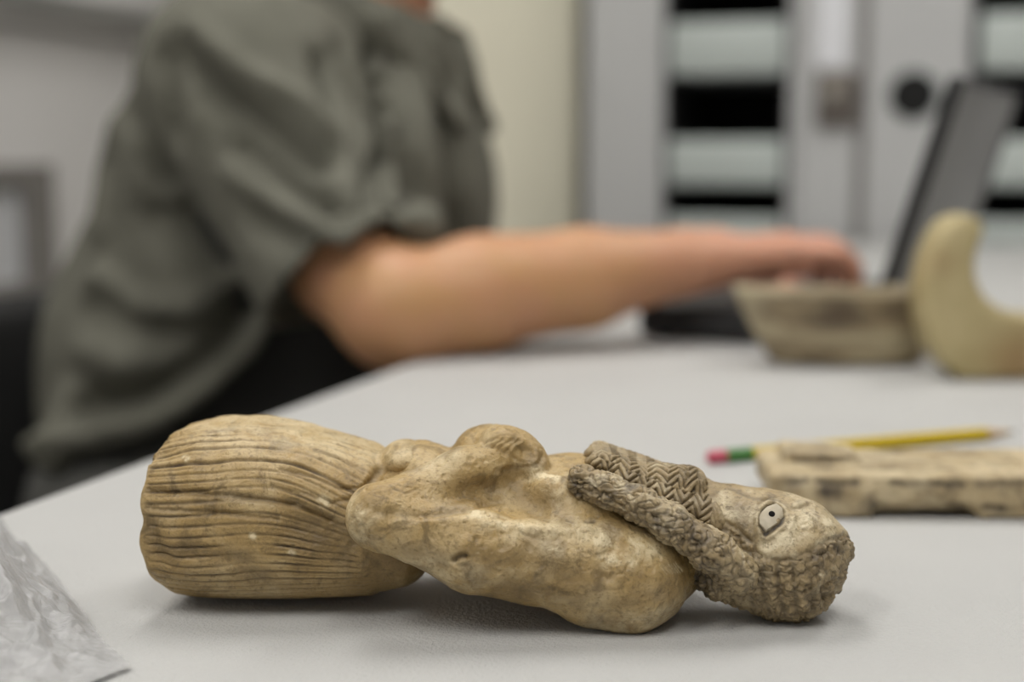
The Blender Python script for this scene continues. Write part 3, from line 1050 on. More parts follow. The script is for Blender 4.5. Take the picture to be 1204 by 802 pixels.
# --- torso, both arms and the clasped hands
def build_torso():
    S = P(742, 684, 0.4575); S[2] = T + .0163            # near shoulder
    E = P(444, 607, 0.4545)                             # near elbow
    HND = P(603, 535, 0.476)                            # near hand
    mid = 0.4835
    def mir(p, extra=0.0):                               # far side of the body
        q = np.array(p, float); q[1] = 2 * (mid + (q[0] - 0) * -0.03) - q[1] + extra; q[2] -= .22 * max(0, q[2] - T - .016); return q
    lo = np.array([-0.062, .420, T - .004]); hi = np.array([.083, .560, T + .072])
    F_ = Field(lo, hi, 0.00095)
    waist = P(470, 602, 0.490); belly = P(560, 600, 0.488); chest = P(680, 611, 0.4845); neck = P(815, 622, 0.478)
    F_.add(cap(waist, belly, 19 * MM, 20 * MM, (1, 1.3, 1)), .004)
    F_.add(cap(belly, chest, 20 * MM, 19.3 * MM, (1, 1.45, 1)), .008)
    F_.add(cap(chest, P(752, 628, .482), 19 * MM, 15 * MM, (1, 1.6, 1)), .010)
    F_.add(cap(P(745, 622, .481), neck, 15 * MM, 11.5 * MM, (1, 1.1, 1)), .010)
    # lap bulge next to the waist
    F_.add(ell(P(497, 545, .488), (9 * MM, 17 * MM, 7.5 * MM)), .006)
    # breasts
    F_.add(ell(P(650, 590, .4655), (9.0 * MM, 8 * MM, 9.5 * MM), rot(0, .5, 0)), .005)
    F_.add(ell(mir(P(650, 590, .4655)), (9.0 * MM, 8 * MM, 9.5 * MM)), .005)
    for f in (0, 1):
        M_ = (lambda p: mir(p)) if f else (lambda p: np.array(p, float))
        # upper arm: broad flat slab from shoulder to elbow
        s1 = M_(S); e1 = M_(E)
        F_.add(cap(s1, M_(P(560, 645, .4545)), 15.8 * MM, 13.2 * MM), .007)
        F_.add(cap(M_(P(560, 645, .4545)), e1, 13.2 * MM, 9.8 * MM), .006)
        F_.add(cap(M_(P(705, 664, .459)), M_(P(560, 640, .456)), 15 * MM, 12 * MM), .006)
        F_.add(cap(M_(P(770, 682, .464)), M_(P(795, 668, .472)), 12.5 * MM, 10 * MM), .008)
        F_.add(cap(M_(P(690, 705, .456)), M_(P(738, 712, .457)), 8.0 * MM, 8.3 * MM), .008)
        # forearm to the hands on the belly
        w1 = M_(P(545, 560, .469)); h1 = M_(HND)
        F_.add(cap(e1 + [0, 0, .0005], w1, 9.6 * MM, 9.2 * MM), .004)
        F_.add(cap(w1, h1, 9.2 * MM, 7.0 * MM), .005)
    # clasped hands: the far one lies on top with its fingers, the near fist below
    F_.add(ell(P(572, 525, .489), (12 * MM, 12 * MM, 7.2 * MM), rot(0, -.12, 0)), .003)
    F_.add(ell(P(602, 529, .478), (11.5 * MM, 9 * MM, 7.0 * MM), rot(0, .45, 0)), .003)
    F_.add(ell(P(624, 541, .475), (7 * MM, 8 * MM, 5 * MM), rot(0, .7, 0)), .003)
    # hollows
    F_.cut(ell(P(602, 584, .4555), (11 * MM, 7 * MM, 5.5 * MM), rot(0, .25, 0)), .006)
    F_.cut(ell(P(520, 604, .438), (18 * MM, 5 * MM, 3.2 * MM), rot(0, .12, 0)), .005)
    F_.cut(ell(P(619, 531, .4685), (2.6 * MM, 2.5 * MM, 2.2 * MM)), .003)

    def detail(V, N):
        disp = 0.0011 * fbm(V, .020, 15) + 0.00038 * fbm(V, .0055, 16) + 0.00013 * fbm(V, .0018, 17)
        # knife facets
        disp += 0.0006 * np.abs(vnoise(V * [0.5, 1, 1], .011, 19)) - .0004 * smoothstep(.45, .7, vnoise(V, .0028, 23)) - .0003 * smoothstep(.5, .7, vnoise(V, .0013, 24))
        grime_shade = .45 * smoothstep(.05, .4, fbm(V, .011, 41))
        px, py, zc = project(V)
        pale = .75 * smoothstep(.0, .45, fbm(V * [.6, 1, 1], .016, 43))
        for pts, w, a, gm in [
            # crease between forearm and upper arm, brow of the upper arm
            ([(444, 600), (480, 606), (520, 603), (560, 594), (590, 586)], .0016, -.0012, .30),
            ([(470, 611), (530, 611), (590, 616), (640, 622), (690, 620)], .0022, .0008, 0),
            ([(548, 575), (585, 573), (602, 566), (610, 578), (622, 592), (640, 606)], .0030, -.0010, .40),  # hollow by the forearm: its shade is put into the colour too
            ([(632, 592), (645, 585), (658, 598), (668, 612)], .0035, -.0009, .45),  # same painted darkening round the breast
            # fingers
            ([(567, 518), (585, 512)], .0007, -.0008, .3), ([(577, 521), (594, 513)], .0007, -.0008, .3),
            ([(588, 524), (603, 514)], .0007, -.0008, .3), ([(597, 527), (611, 516)], .0007, -.0008, .3),
            ([(568, 520), (585, 524), (600, 532), (606, 538)], .0009, -.0010, .35),
            ([(607, 528), (615, 526), (624, 530), (625, 538), (612, 541)], .0010, -.0005, .40),
            ([(640, 535), (632, 548), (615, 552), (597, 555)], .0016, -.0010, .45),
            # pits and chips
            ([(532, 659), (538, 656), (545, 654)], .0010, -.0022, 1.0),
            ([(712, 676), (717, 681), (722, 675)], .0011, -.0012, .5),
            ([(702, 695), (706, 684), (704, 672)], .0022, -.0006, .75),
            ([(655, 680), (670, 685), (680, 676)], .0032, -.0007, .65),
            ([(600, 690), (625, 697), (655, 702)], .0034, -.0006, .50),
            ([(480, 650), (500, 655), (520, 662)], .0032, -.0005, .45),
            ([(446, 625), (462, 622), (470, 615), (486, 613)], .0006, -.0004, .45),
            ([(463, 573), (478, 578), (492, 573)], .0005, -.0004, .45),
            ([(690, 612), (700, 612)], .0006, -.0005, .9), ([(668, 608), (676, 611)], .0005, -.0004, .8),
            ([(612, 625), (625, 630), (640, 634)], .0005, -.0004, .6)]:
            k = stroke(V, N, pts, w)
            disp += a * k; grime_shade = np.maximum(grime_shade, gm * k ** .7)
        for i in range(7):                       # fresh rasp marks on the shoulder
            k = stroke(V, N, [(777 + i * 3.2, 665 - i * .6), (785 + i * 3.4, 674 - i * .4)], .00032)
            disp -= .0002 * k; pale = np.maximum(pale, 1.6 * k)
        for x, y_, r in [(432, 630, .0012), (425, 618, .0010), (420, 600, .0022), (416, 612, .0013), (563, 603, .003), (600, 618, .003), (640, 624, .003),
                         (610, 548, .0018), (617, 561, .0015), (690, 628, .005), (745, 640, .006), (728, 655, .004), (660, 640, .004), (640, 557, .004)]:
            k = stroke(V, N, [(x - 7000 * r / 2, y_ - 1), (x + 7000 * r / 2, y_ + 2)] if r > .0025 else [(x, y_), (x + 3, y_ + 1)], r * (.75 if r > .0025 else 1))
            pale = np.maximum(pale, 1.5 * k * smoothstep(-.5, .3, fbm(V, .006, 44)))
        grime_shade = np.maximum(grime_shade, .42 * smoothstep(.05, .35, fbm(V, .009, 51)) * smoothstep(T + .030, T + .010, V[:, 2]))
        return V + N * disp[:, None], {'grime_shade': grime_shade, 'pale': pale}
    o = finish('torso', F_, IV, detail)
    o['label'] = 'bare torso with arms folded and hands clasped'
    return o


# --- head with its curled hair
def build_head():
    c = P(923, 651, .4700); c[2] = T + .0210
    lo = np.array([.055, .438, T - .004]); hi = np.array([.130, .506, T + .062])
    F_ = Field(lo, hi, 0.0006)
    F_.add(ell(c, (20.5 * MM, 20.0 * MM, 20.0 * MM)), 0)
    F_.add(cap(P(862, 612, .4735), P(926, 646, .4705), 10 * MM, 15.0 * MM, (1, 1.15, 1)), .008)       # face
    F_.add(cap(P(826, 596, .476), P(872, 612, .4735), 9.0 * MM, 9.6 * MM, (1, 1.3, 1)), .006)        # chin and jaw
    F_.add(cap(P(820, 630, .476), P(890, 640, .471), 11 * MM, 16 * MM), .008)                       # neck
    F_.add(cap(P(864, 596, .472), P(905, 612, .471), 4.5 * MM, 5.0 * MM), .005)                     # nose stump
    F_.add(cap(P(898, 612, .466), P(936, 628, .466), 4.0 * MM, 4.2 * MM), .005)                     # brow
    F_.add(cap(P(962, 630, .463), P(985, 640, .466), 4 * MM, 4 * MM), .006)
    # hair mass behind the ear and at the nape
    F_.add(cap(P(866, 668, .467), P(928, 686, .4665), 12 * MM, 13 * MM), .006)
    F_.add(ell(P(842, 668, .468), (10 * MM, 10 * MM, 8.5 * MM), rot(0, .5, 0)), .006)
    # head band knot at the crown
    F_.add(cap(P(989, 632, .4665), P(993, 656, .4655), 2.4 * MM, 1.9 * MM), .0015)
    F_.add(cap(P(993, 656, .4655), P(985, 692, .465), 1.9 * MM, 1.5 * MM), .0015)
    # eye socket
    F_.cut(ell(P(907, 607, .4490), (4.6 * MM, 2.2 * MM, 5.2 * MM), rot(0, .35, 0)), .002)

    def detail(V, N):
        px, py, zc = project(V)
        hairline = np.interp(px, [820, 862, 880, 900, 935, 967, 996, 1010], [596, 622, 640, 657, 655, 640, 627, 622])
        front = (N[:, 1] < .3)
        hair = smoothstep(-3, 6, py - hairline)
        disp = 0.0006 * fbm(V, .010, 61) + 0.0003 * fbm(V, .003, 62)
        # locks: curls packed in rows over the hair
        cur = np.abs(vnoise(V, .0021, 63)); cur2 = np.abs(vnoise(V, .0048, 64))
        disp += hair * (-.0006 * np.exp(-(cur / .2) ** 2) - .0005 * np.exp(-(cur2 / .14) ** 2) + .0007 * cur2 + .0008 * fbm(V, .0014, 68, 2))
        grime_shade = hair * (.22 + .60 * smoothstep(.0, .45, fbm(V, .009, 65)) + .40 * np.exp(-(cur / .2) ** 2))
        pale = (1 - hair) * .9 * smoothstep(-.1, .4, fbm(V, .008, 66)) + hair * .9 * smoothstep(.25, .55, fbm(V, .006, 67))
        S_ = [
            # hair line and the strip above it
            ([(885, 648), (900, 658), (918, 659), (935, 655), (952, 648), (967, 640), (985, 632), (996, 627)], .0010, -.0007, .50),
            ([(900, 649), (935, 646), (965, 632), (992, 621)], .0014, .0003, 0),
            ([(885, 645), (884, 625), (885, 607), (890, 593), (898, 586), (912, 581)], .0007, -.0008, .45),
            ([(858, 572), (872, 578), (886, 585), (904, 585), (919, 588), (932, 596), (951, 592)], .0009, -.0008, .60),
            ([(862, 568), (890, 575), (912, 577), (932, 587), (955, 588)], .0016, .0004, 0),
            ([(835, 606), (850, 612), (866, 622), (880, 636)], .0008, -.0009, .60),
            ([(925, 612), (918, 624), (905, 634), (893, 640)], .0012, -.0006, .30),
            ([(925, 600), (935, 605), (930, 622)], .0010, .0006, 0),
            ([(958, 610), (968, 620), (972, 632)], .0010, -.0004, .2),
            ([(996, 626), (997, 645), (998, 665), (992, 690)], .0008, -.0010, .5),
            # locks hanging down the back of the head
            ([(862, 640), (858, 670), (862, 695)], .0011, -.0012, .7), ([(878, 650), (876, 680), (884, 716)], .0011, -.0014, .75),
            ([(895, 665), (894, 695), (903, 724)], .0011, -.0015, .75), ([(913, 668), (914, 700), (923, 727)], .0011, -.0015, .75),
            ([(931, 665), (934, 700), (940, 727)], .0011, -.0014, .75), ([(950, 658), (955, 692), (957, 722)], .0011, -.0013, .65),
            ([(968, 648), (974, 680), (971, 714)], .0010, -.0011, .55), ([(984, 642), (988, 668), (984, 702)], .0010, -.0008, .4),
            ([(870, 688), (900, 700), (940, 700), (980, 690)], .0009, -.0008, .55),
            ([(866, 668), (900, 680), (940, 678), (985, 664)], .0009, -.0008, .55)]
        for i_, (pts, w, a, gm) in enumerate(S_):
            k = stroke(V, N, pts, w)
            a = a * .6 if i_ >= 10 else a
            disp += a * k * (.7 + .6 * vnoise(V, .004, 70)); grime_shade = np.maximum(grime_shade, gm * k ** .7)
        eye = [(894, 607), (896, 600), (903, 594), (911, 591.5), (918, 597), (921, 606), (917, 614), (906, 622), (898, 627), (894, 616), (894, 607)]
        k = stroke(V, N, eye, .0008); disp -= .0007 * k; grime_shade = np.maximum(grime_shade, 1.5 * k)
        rim = [(889, 607), (892, 596), (901, 589), (911, 586), (922, 593), (927, 606), (921, 618), (908, 628), (898, 633), (890, 620), (889, 607)]
        k = stroke(V, N, rim, .0010); disp += .0006 * k; pale = np.maximum(pale, .8 * k)
        for x, y_, r in [(897, 643, .0022), (905, 640, .002), (938, 618, .004), (950, 605, .004), (972, 612, .003), (920, 632, .003)]:
            k = stroke(V, N, [(x, y_), (x + 3, y_ - 1)], r); pale = np.maximum(pale, 1.8 * k); grime_shade *= (1 - .8 * k)
        for x, y_ in [(950, 690), (953, 694), (970, 702), (948, 696), (972, 706)]:
            k = stroke(V, N, [(x, y_), (x + 1, y_)], .0007); disp -= .0012 * k; grime_shade = np.maximum(grime_shade, k)
        k = smoothstep(848, 870, px) * smoothstep(900, 872, px) * smoothstep(580, 600, py) * smoothstep(640, 615, py) * front
        grime_shade = np.maximum(grime_shade, .5 * k)
        return V + N * disp[:, None], {'grime_shade': grime_shade, 'pale': pale}
    o = finish('head', F_, IVH, detail)
    o['label'] = 'head with carved curls and an inlaid eye'
    # eye inlay: a pale almond shell plate with a dark pupil
    V = np.array([v.co[:] for v in o.data.vertices]) + np.array(OFF[fig.name])
    Nn = np.empty(len(V) * 3, np.float32); o.data.vertex_normals.foreach_get('vector', Nn); Nn = Nn.reshape(-1, 3)
    out = [(894.5, 607), (896.5, 600.5), (903, 595), (911, 592.5), (917.5, 598), (920, 606), (916.5, 613), (906, 621), (898.5, 625.5), (895, 616)]
    ring = trace(V, Nn, out + [out[0]], 100)[:len(out)]
    cen = ring.mean(0)
    _, _, vt = np.linalg.svd(ring - cen); nrm = vt[2]
    if nrm[1] > 0:
        nrm = -nrm
    ring = ring - np.outer((ring - cen) @ nrm, nrm)
    cen = cen + nrm * .0006; ring = ring + nrm * .0006
    verts, faces = [], []
    n = len(ring)
    rows = [(1.0, -.0022), (1.0, -.0002), (.94, 0.00005), (.55, .0003), (0.25, .0004)]
    for sc_, up in rows:
        verts += [cen + (r - cen) * sc_ + nrm * up for r in ring]
    for k in range(len(rows) - 1):
        for i in range(n):
            faces.append((k * n + i, k * n + (i + 1) % n, (k + 1) * n + (i + 1) % n, (k + 1) * n + i))
    faces.append(tuple((len(rows) - 1) * n + i for i in range(n))); faces.append(tuple(range(n))[::-1])
    e = MB().poly(verts, faces).build('eye', paint('eye_shell', (0.42, 0.365, 0.265), .10, 400, .45), o, smooth=True)
    e['label'] = 'pale shell eye inlay'
    pc = trace(V, Nn, [(907.5, 603), (908, 603)], 1)[0]
    pc = pc - nrm * ((pc - cen) @ nrm) + nrm * .0003
    pp = MB().lathe(pc, [(.00108, -.0004), (.00108, .0002), (.0008, .0003), (.0002, .00035)], 20, nrm).build('pupil', paint('pupil_black', (.010, .009, .009), .1, 300, .8, spec=.1), o, smooth=True)
    pp['label'] = 'small black pupil'


# --- long beard with chevron braid, and the tress of hair beside it
def build_beard():
    lo = np.array([.014, .445, T + .012]); hi = np.array([.085, .510, T + .078])
    F_ = Field(lo, hi, 0.0006)
    a = P(711, 551, .4755); b = P(852, 601, .4745)
    d = (b - a) / np.linalg.norm(b - a)
    y = np.cross([0, 0, 1], d); y /= np.linalg.norm(y)
    R = np.stack([d, y, np.cross(d, y)], 1)
    F_.add(rbox((a + b) / 2 + np.array([-.001, .006, -.0005]), (np.linalg.norm(b - a) / 2 + .0055, 14.5 * MM, 6.6 * MM), .0052, R), 0)
    F_.add(cap(P(738, 570, .467), P(830, 614, .464), 5.5 * MM, 7 * MM), .004)
    F_.add(ell(P(812, 566, .474), (5 * MM, 8 * MM, 4.5 * MM), R), .003)
    F_.add(ell(P(790, 565, .474), (8 * MM, 9 * MM, 4.5 * MM), R), .004)

    def detail(V, N):
        disp = .0004 * fbm(V, .006, 81) + .00012 * fbm(V, .002, 82)
        grime_shade = .22 + .35 * smoothstep(0, .4, fbm(V, .01, 83)); pale = .8 * smoothstep(.0, .4, fbm(V, .006, 84))
        q = V - a
        s = q @ d; w = q @ R[:, 2] - .0 + 0.0
        yy = q @ y
        # coordinate running across the beard from the near lower rim over the top
        across = np.where(w > .004, (yy + .009), -(.004 - w) * .9 + (yy + .009) * .3)
        per = .0066; amp = .0046
        ph = (s + .0006 * vnoise(V, .006, 85)) / per
        tri = 2 * np.abs(ph - np.floor(ph + .5))
        rows = (across - amp * tri) / .0033 + .18 * vnoise(V, .008, 86)
        fr = rows - np.floor(rows)
        g = np.exp(-((fr - .5) / .17) ** 2)
        vis = smoothstep(-.010, -.006, s) * smoothstep(.041, .034, s)
        disp += vis * (.00055 - .00135 * g)
        grime_shade = np.maximum(grime_shade, .95 * g * vis)
        pale *= (1 - g * vis)
        for pts, w_, a_, gm in [([(690, 548), (719, 560), (755, 579), (793, 600), (821, 617), (845, 628)], .0010, -.0014, .8),
                                ([(806, 552), (809, 560), (806, 570)], .0007, -.0009, .6), ([(822, 552), (824, 560)], .0007, -.0009, .6)]:
            k = stroke(V, N, pts, w_); disp += a_ * k; grime_shade = np.maximum(grime_shade, gm * k)
        return V + N * disp[:, None], {'grime_shade': grime_shade, 'pale': pale}
    o = finish('beard', F_, IVH, detail)
    o['label'] = 'long beard carved with zigzag chevrons'


def build_tress():
    lo = np.array([.008, .430, T + .004]); hi = np.array([.092, .490, T + .066])
    F_ = Field(lo, hi, 0.0006)
    pts = [P(687, 566, .4610), P(714, 576, .4585), P(750, 592, .4555), P(790, 616, .4535), P(835, 648, .4530), P(868, 672, .4560)]
    rr = [5.0 * MM, 5.3 * MM, 5.6 * MM, 6.0 * MM, 6.6 * MM, 7.2 * MM]
    for k in range(len(pts) - 1):
        F_.add(cap(pts[k], pts[k + 1], rr[k], rr[k + 1], (1, 1.25, 1)), .003)
    F_.add(ell(P(680, 567, .462), (3.6 * MM, 6 * MM, 5.4 * MM)), .002)
    A_ = np.array(pts)

    def detail(V, N):
        cur = np.abs(vnoise(V, .0020, 91)); cur2 = np.abs(vnoise(V, .0042, 92))
        disp = .0006 * fbm(V, .006, 93) - .0006 * np.exp(-(cur / .18) ** 2) - .0005 * np.exp(-(cur2 / .13) ** 2) + .0005 * cur2 + .0004 * fbm(V, .0016, 96)
        grime_shade = .14 + .55 * np.exp(-(cur / .2) ** 2) + .40 * smoothstep(-.1, .4, fbm(V, .008, 94))
        pale = 1.0 * smoothstep(.05, .4, fbm(V, .005, 95))
        px, py, zc = project(V)
        # smooth side beside the beard
        S_ = []
        for x, y_, sg in [(680, 566, 1), (690, 574, 1), (702, 578, -1), (716, 588, 1), (729, 592, 1), (742, 598, -1), (757, 602, 1), (772, 614, 1), (788, 628, -1), (800, 638, 1), (818, 650, 1), (835, 662, -1)]:
            S_.append(([(x - 6, y_ - 5), (x, y_ - 8 * sg), (x + 5, y_), (x + 1, y_ + 7), (x - 5, y_ + 4)], .0006, -.0010, .75))
        S_.append(([(672, 578), (695, 590), (726, 605), (755, 619), (778, 637), (802, 656)], .0012, -.0010, .85))
        for p_, w_, a_, gm in S_:
            k = stroke(V, N, p_, w_); disp += a_ * k; grime_shade = np.maximum(grime_shade, gm * k)
        return V + N * disp[:, None], {'grime_shade': grime_shade, 'pale': pale}
    o = finish('hair_tress', F_, IVH, detail)
    o['label'] = 'curly tress of hair falling over the shoulder'


build_skirt(); build_torso(); build_head(); build_beard(); build_tress()
# ------------------------------------------------------------------ laptop
m_lap = paint('laptop_black', (.016, .016, .017), .1, 30, .4)
m_lid = paint('laptop_lid_grey', (.19, .19, .185), .05, 30, .45)
m_scr = paint('laptop_screen_glass', (.02, .022, .025), .1, 5, .12)
m_key = paint('laptop_keys', (.022, .022, .024), .1, 60, .5)
wd = np.array([.45, .893, 0.0]); wd /= np.linalg.norm(wd)        # along the hinge, away from the camera
dp = np.array([wd[1], -wd[0], 0])                                # from the user to the hinge
HG = np.array([.292, 1.128, T])                                  # near hinge corner on the table
LW_, LD_ = .31, .205
RL = np.stack([dp, wd, UP], 1)
cen = HG - dp * LD_ / 2 + wd * LW_ / 2
lap = thing('laptop', 'open black laptop with a grey lid on the white table', 'laptop', tuple(cen))
MB().box(cen + UP * .0165, (LD_, LW_, .027), RL, .004, 3).build('base', m_lap, lap, smooth=True)
for s in (-1, 1):
    for t in (-1, 1):
        MB().lathe(cen + dp * s * (LD_ / 2 - .02) + wd * t * (LW_ / 2 - .02), [(.006, 0), (.006, .0035), (.005, .004)], 12).build('rubber_foot', m_key, lap)
kb = MB().box(cen + UP * .0305 + dp * .035, (.11, .27, .001), RL).build('keyboard', m_lap, lap)
kk = MB()
for r in range(5):
    for c in range(13):
        kk.box(cen + dp * (.035 + (r - 2) * .0205) + wd * (c - 6) * .0202 + UP * .0322, (.017, .0168, .003), RL, .0008, 1)
kk.build('keys', m_key, kb)
MB().box(cen + UP * .0303 - dp * .06, (.05, .085, .0008), RL).build('touchpad', m_key, lap)
tl = math.radians(16.5)
ld = dp * math.sin(tl) + UP * math.cos(tl); ln = dp * math.cos(tl) - UP * math.sin(tl)
RLd = np.stack([ln, wd, ld], 1)
LH = .192
lc = HG + UP * .030 + wd * LW_ / 2 + ld * LH / 2
lid = MB().box(lc, (.009, LW_, LH), RLd, .003, 3).build('lid', m_lid, lap, smooth=True)
MB().box(lc - ln * .0046, (.001, LW_ - .03, LH - .035), RLd).build('screen', m_scr, lid)
fb = MB()
for s in (-1, 1):
    fb.box(lc + wd * s * (LW_ / 2 + .0005) , (.0125, .006, LH + .002), RLd, .0015)
fb.box(lc + ld * (LH / 2), (.0125, LW_, .005), RLd, .0015)
fb.build('lid_rim', m_lap, lid)
for s in (-1, 1):
    q = HG + UP * .030 + wd * (LW_ / 2 + s * .09)
    MB().cyl(q - wd * .02, q + wd * .02, .006, n=14).build('hinge', m_lap, lid, smooth=True)

# ------------------------------------------------------------------ carved boat model
def wood_like(name, base, lt, dk, sc=(6, 60, 60)):
    m = Mat(name, base, .65)
    mp = m.n('ShaderNodeMapping'); mp.inputs['Scale'].default_value = sc
    m.l(m.coord(), mp.inputs['Vector'])
    n = m.n('ShaderNodeTexNoise', Scale=1.0, Detail=5, Roughness=.6, Distortion=.5); m.l(mp.outputs[0], n.inputs['Vector'])
    c = m.ramp(n.outputs['Fac'], [(.32, dk), (.5, base), (.68, lt)])
    c = m.mix(m.math('MULTIPLY', m.attr('grime_shade'), 1.0, True), c, dk)
    c = m.mix(m.math('MULTIPLY', m.attr('pale'), 1.0, True), c, lt)
    m.color(c); m.bump(n.outputs['Fac'], .3, .001); m.bump(m.noise(300), .2, .0006)
    return m.m


BB = G(985, 430); BB[1] += .014
bx0, bx1 = P(862, 345, BB[1])[0], P(1118, 345, BB[1])[0]
bl, br = P(908, 425, BB[1])[0], P(1080, 425, BB[1])[0]
zt = P(900, 341, BB[1])[2] - T
cx = (bx0 + bx1) / 2


def boat():
    Fq = Field(np.array([bx0 - .02, BB[1] - .06, T - .004]), np.array([bx1 + .02, BB[1] + .06, T + zt + .02]), .0022)

    def f(g, D):
        x, y, z = g[..., 0], g[..., 1] - BB[1], g[..., 2] - T
        t = np.clip(z / zt, 0, 1.2)
        l = bl + (bx0 - bl) * t ** .9; r = br + (bx1 - br) * t ** .9
        u = (x - (l + r) / 2) / ((r - l) / 2)
        half = .035 * (.62 + .38 * np.clip(t, 0, 1)) * np.sqrt(np.clip(1 - np.abs(u) ** 2.6, .02, 1))
        d = np.maximum(np.abs(y) - half, (np.abs(u) - 1) * (r - l) / 2)
        d = np.maximum(d, np.maximum(.0008 - z, z - zt - .004 * np.abs(u) ** 3))
        inn = np.maximum(np.abs(y) - (half - .009), np.maximum((np.abs(u) - .86) * (r - l) / 2, .020 - z))
        h = np.clip(.5 - .5 * (d + inn) / .004, 0, 1)
        return d * (1 - h) - inn * h + .004 * h * (1 - h)
    Fq.everywhere(f)
    V, Q = Fq.mesh(); V, Q = subdiv(V, Q); N = normals(V, Q)
    V = V + N * (.0012 * fbm(V, .02, 3) + .0004 * fbm(V, .006, 4))[:, None]
    V[:, 2] = np.maximum(V[:, 2], T + .0003)
    z = (V[:, 2] - T) / zt
    grime_shade = .75 * np.exp(-((z - .80 - .05 * vnoise(V, .03, 5)) / .10) ** 2) * smoothstep(-.35, .2, vnoise(V, .035, 7)) + .4 * smoothstep(.1, .5, fbm(V, .03, 6)) + .5 * smoothstep(.1, 0, z)  # streaks and patches, and darker towards the foot
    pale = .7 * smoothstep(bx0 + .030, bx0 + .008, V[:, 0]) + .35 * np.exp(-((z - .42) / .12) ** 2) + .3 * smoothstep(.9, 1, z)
    base = np.array([cx, BB[1], T])
    o = sculpt('boat_carving', V, Q, wood_like('boat_tan', (.30, .235, .14), (.46, .40, .265), (.10, .072, .045), (12, 60, 70)), None, {'grime_shade': grime_shade, 'pale': pale}, base)
    tag(o, 'small tan hollowed boat-shaped carving with brown streaks, under the typing hand', 'carving')


boat()

# ------------------------------------------------------------------ crescent carving
def crescent():
    Y = G(1160, 447)[1] + .018
    outer = [(1150, 268), (1143, 256), (1130, 251), (1112, 256), (1096, 272), (1083, 300), (1075, 335), (1077, 370), (1086, 400), (1100, 425), (1117, 440), (1135, 446)]
    inner = [(1150, 268), (1143, 284), (1137, 304), (1139, 326), (1149, 346), (1166, 359), (1188, 366), (1212, 368)]
    mx = 1232
    poly = outer + [(2 * mx - x, y) for x, y in outer[::-1]][0:] + [(2 * mx - x, y) for x, y in inner[1:]] + inner[::-1][:-1]
    W2 = np.array([P(x, y, Y)[[0, 2]] for x, y in poly])
    lo = W2.min(0); hi = W2.max(0)
    Fq = Field(np.array([lo[0] - .012, Y - .035, T - .004]), np.array([hi[0] + .012, Y + .035, hi[1] + .012]), .0024)

    def f(g, D):
        x = g[:, 0, :, 0]; z = g[:, 0, :, 2]
        p = np.stack([x.ravel(), z.ravel()], 1)
        d = np.full(len(p), 1e9); ins = np.zeros(len(p), bool)
        for a, b_ in zip(W2, np.roll(W2, -1, 0)):
            ba = b_ - a; h = np.clip(((p - a) @ ba) / max(ba @ ba, 1e-12), 0, 1)
            d = np.minimum(d, np.linalg.norm(p - a - h[:, None] * ba, axis=1))
            cr = ((a[1] > p[:, 1]) != (b_[1] > p[:, 1]))
            xx = (b_[0] - a[0]) * (p[:, 1] - a[1]) / (b_[1] - a[1] + 1e-12) + a[0]
            ins ^= cr & (p[:, 0] < xx)
        d = np.where(ins, -d, d).reshape(x.shape)[:, None, :]
        y = np.abs(g[..., 1] - Y) - .020
        r = .0065
        qx, qy = d + r, y + r
        e = np.sqrt(np.maximum(qx, 0) ** 2 + np.maximum(qy, 0) ** 2) + np.minimum(np.maximum(qx, qy), 0) - r
        return np.maximum(e, T + .0008 - g[..., 2])
    Fq.everywhere(f)
    V, Q = Fq.mesh(); V, Q = subdiv(V, Q); N = normals(V, Q)
    V = V + N * (.0009 * fbm(V, .03, 3))[:, None]
    V[:, 2] = np.maximum(V[:, 2], T + .0003)
    k = np.exp(-(np.linalg.norm(V - P(1196, 425, Y - .018), axis=1) / .022) ** 2)
    k2 = np.exp(-(np.linalg.norm(V - P(1105, 308, Y - .018), axis=1) / .012) ** 2)
    m = Mat('crescent_bone', (.40, .33, .185), .5)
    c = m.ramp(m.noise(22, 4), [(.35, (.39, .32, .155)), (.65, (.49, .41, .225))])
    c = m.mix(m.math('MULTIPLY', m.attr('grime_shade'), 1.0, True), c, (.26, .15, .06))
    m.color(c); m.bump(m.noise(260), .2, .0008)
    base = np.array([(lo[0] + hi[0]) / 2, Y, T])
    o = sculpt('crescent_carving', V, Q, m.m, None, {'grime_shade': .75 * k + .35 * k2}, base)
    tag(o, 'smooth pale yellow crescent carving with upturned horns beside the boat-shaped carving', 'carving')


crescent()

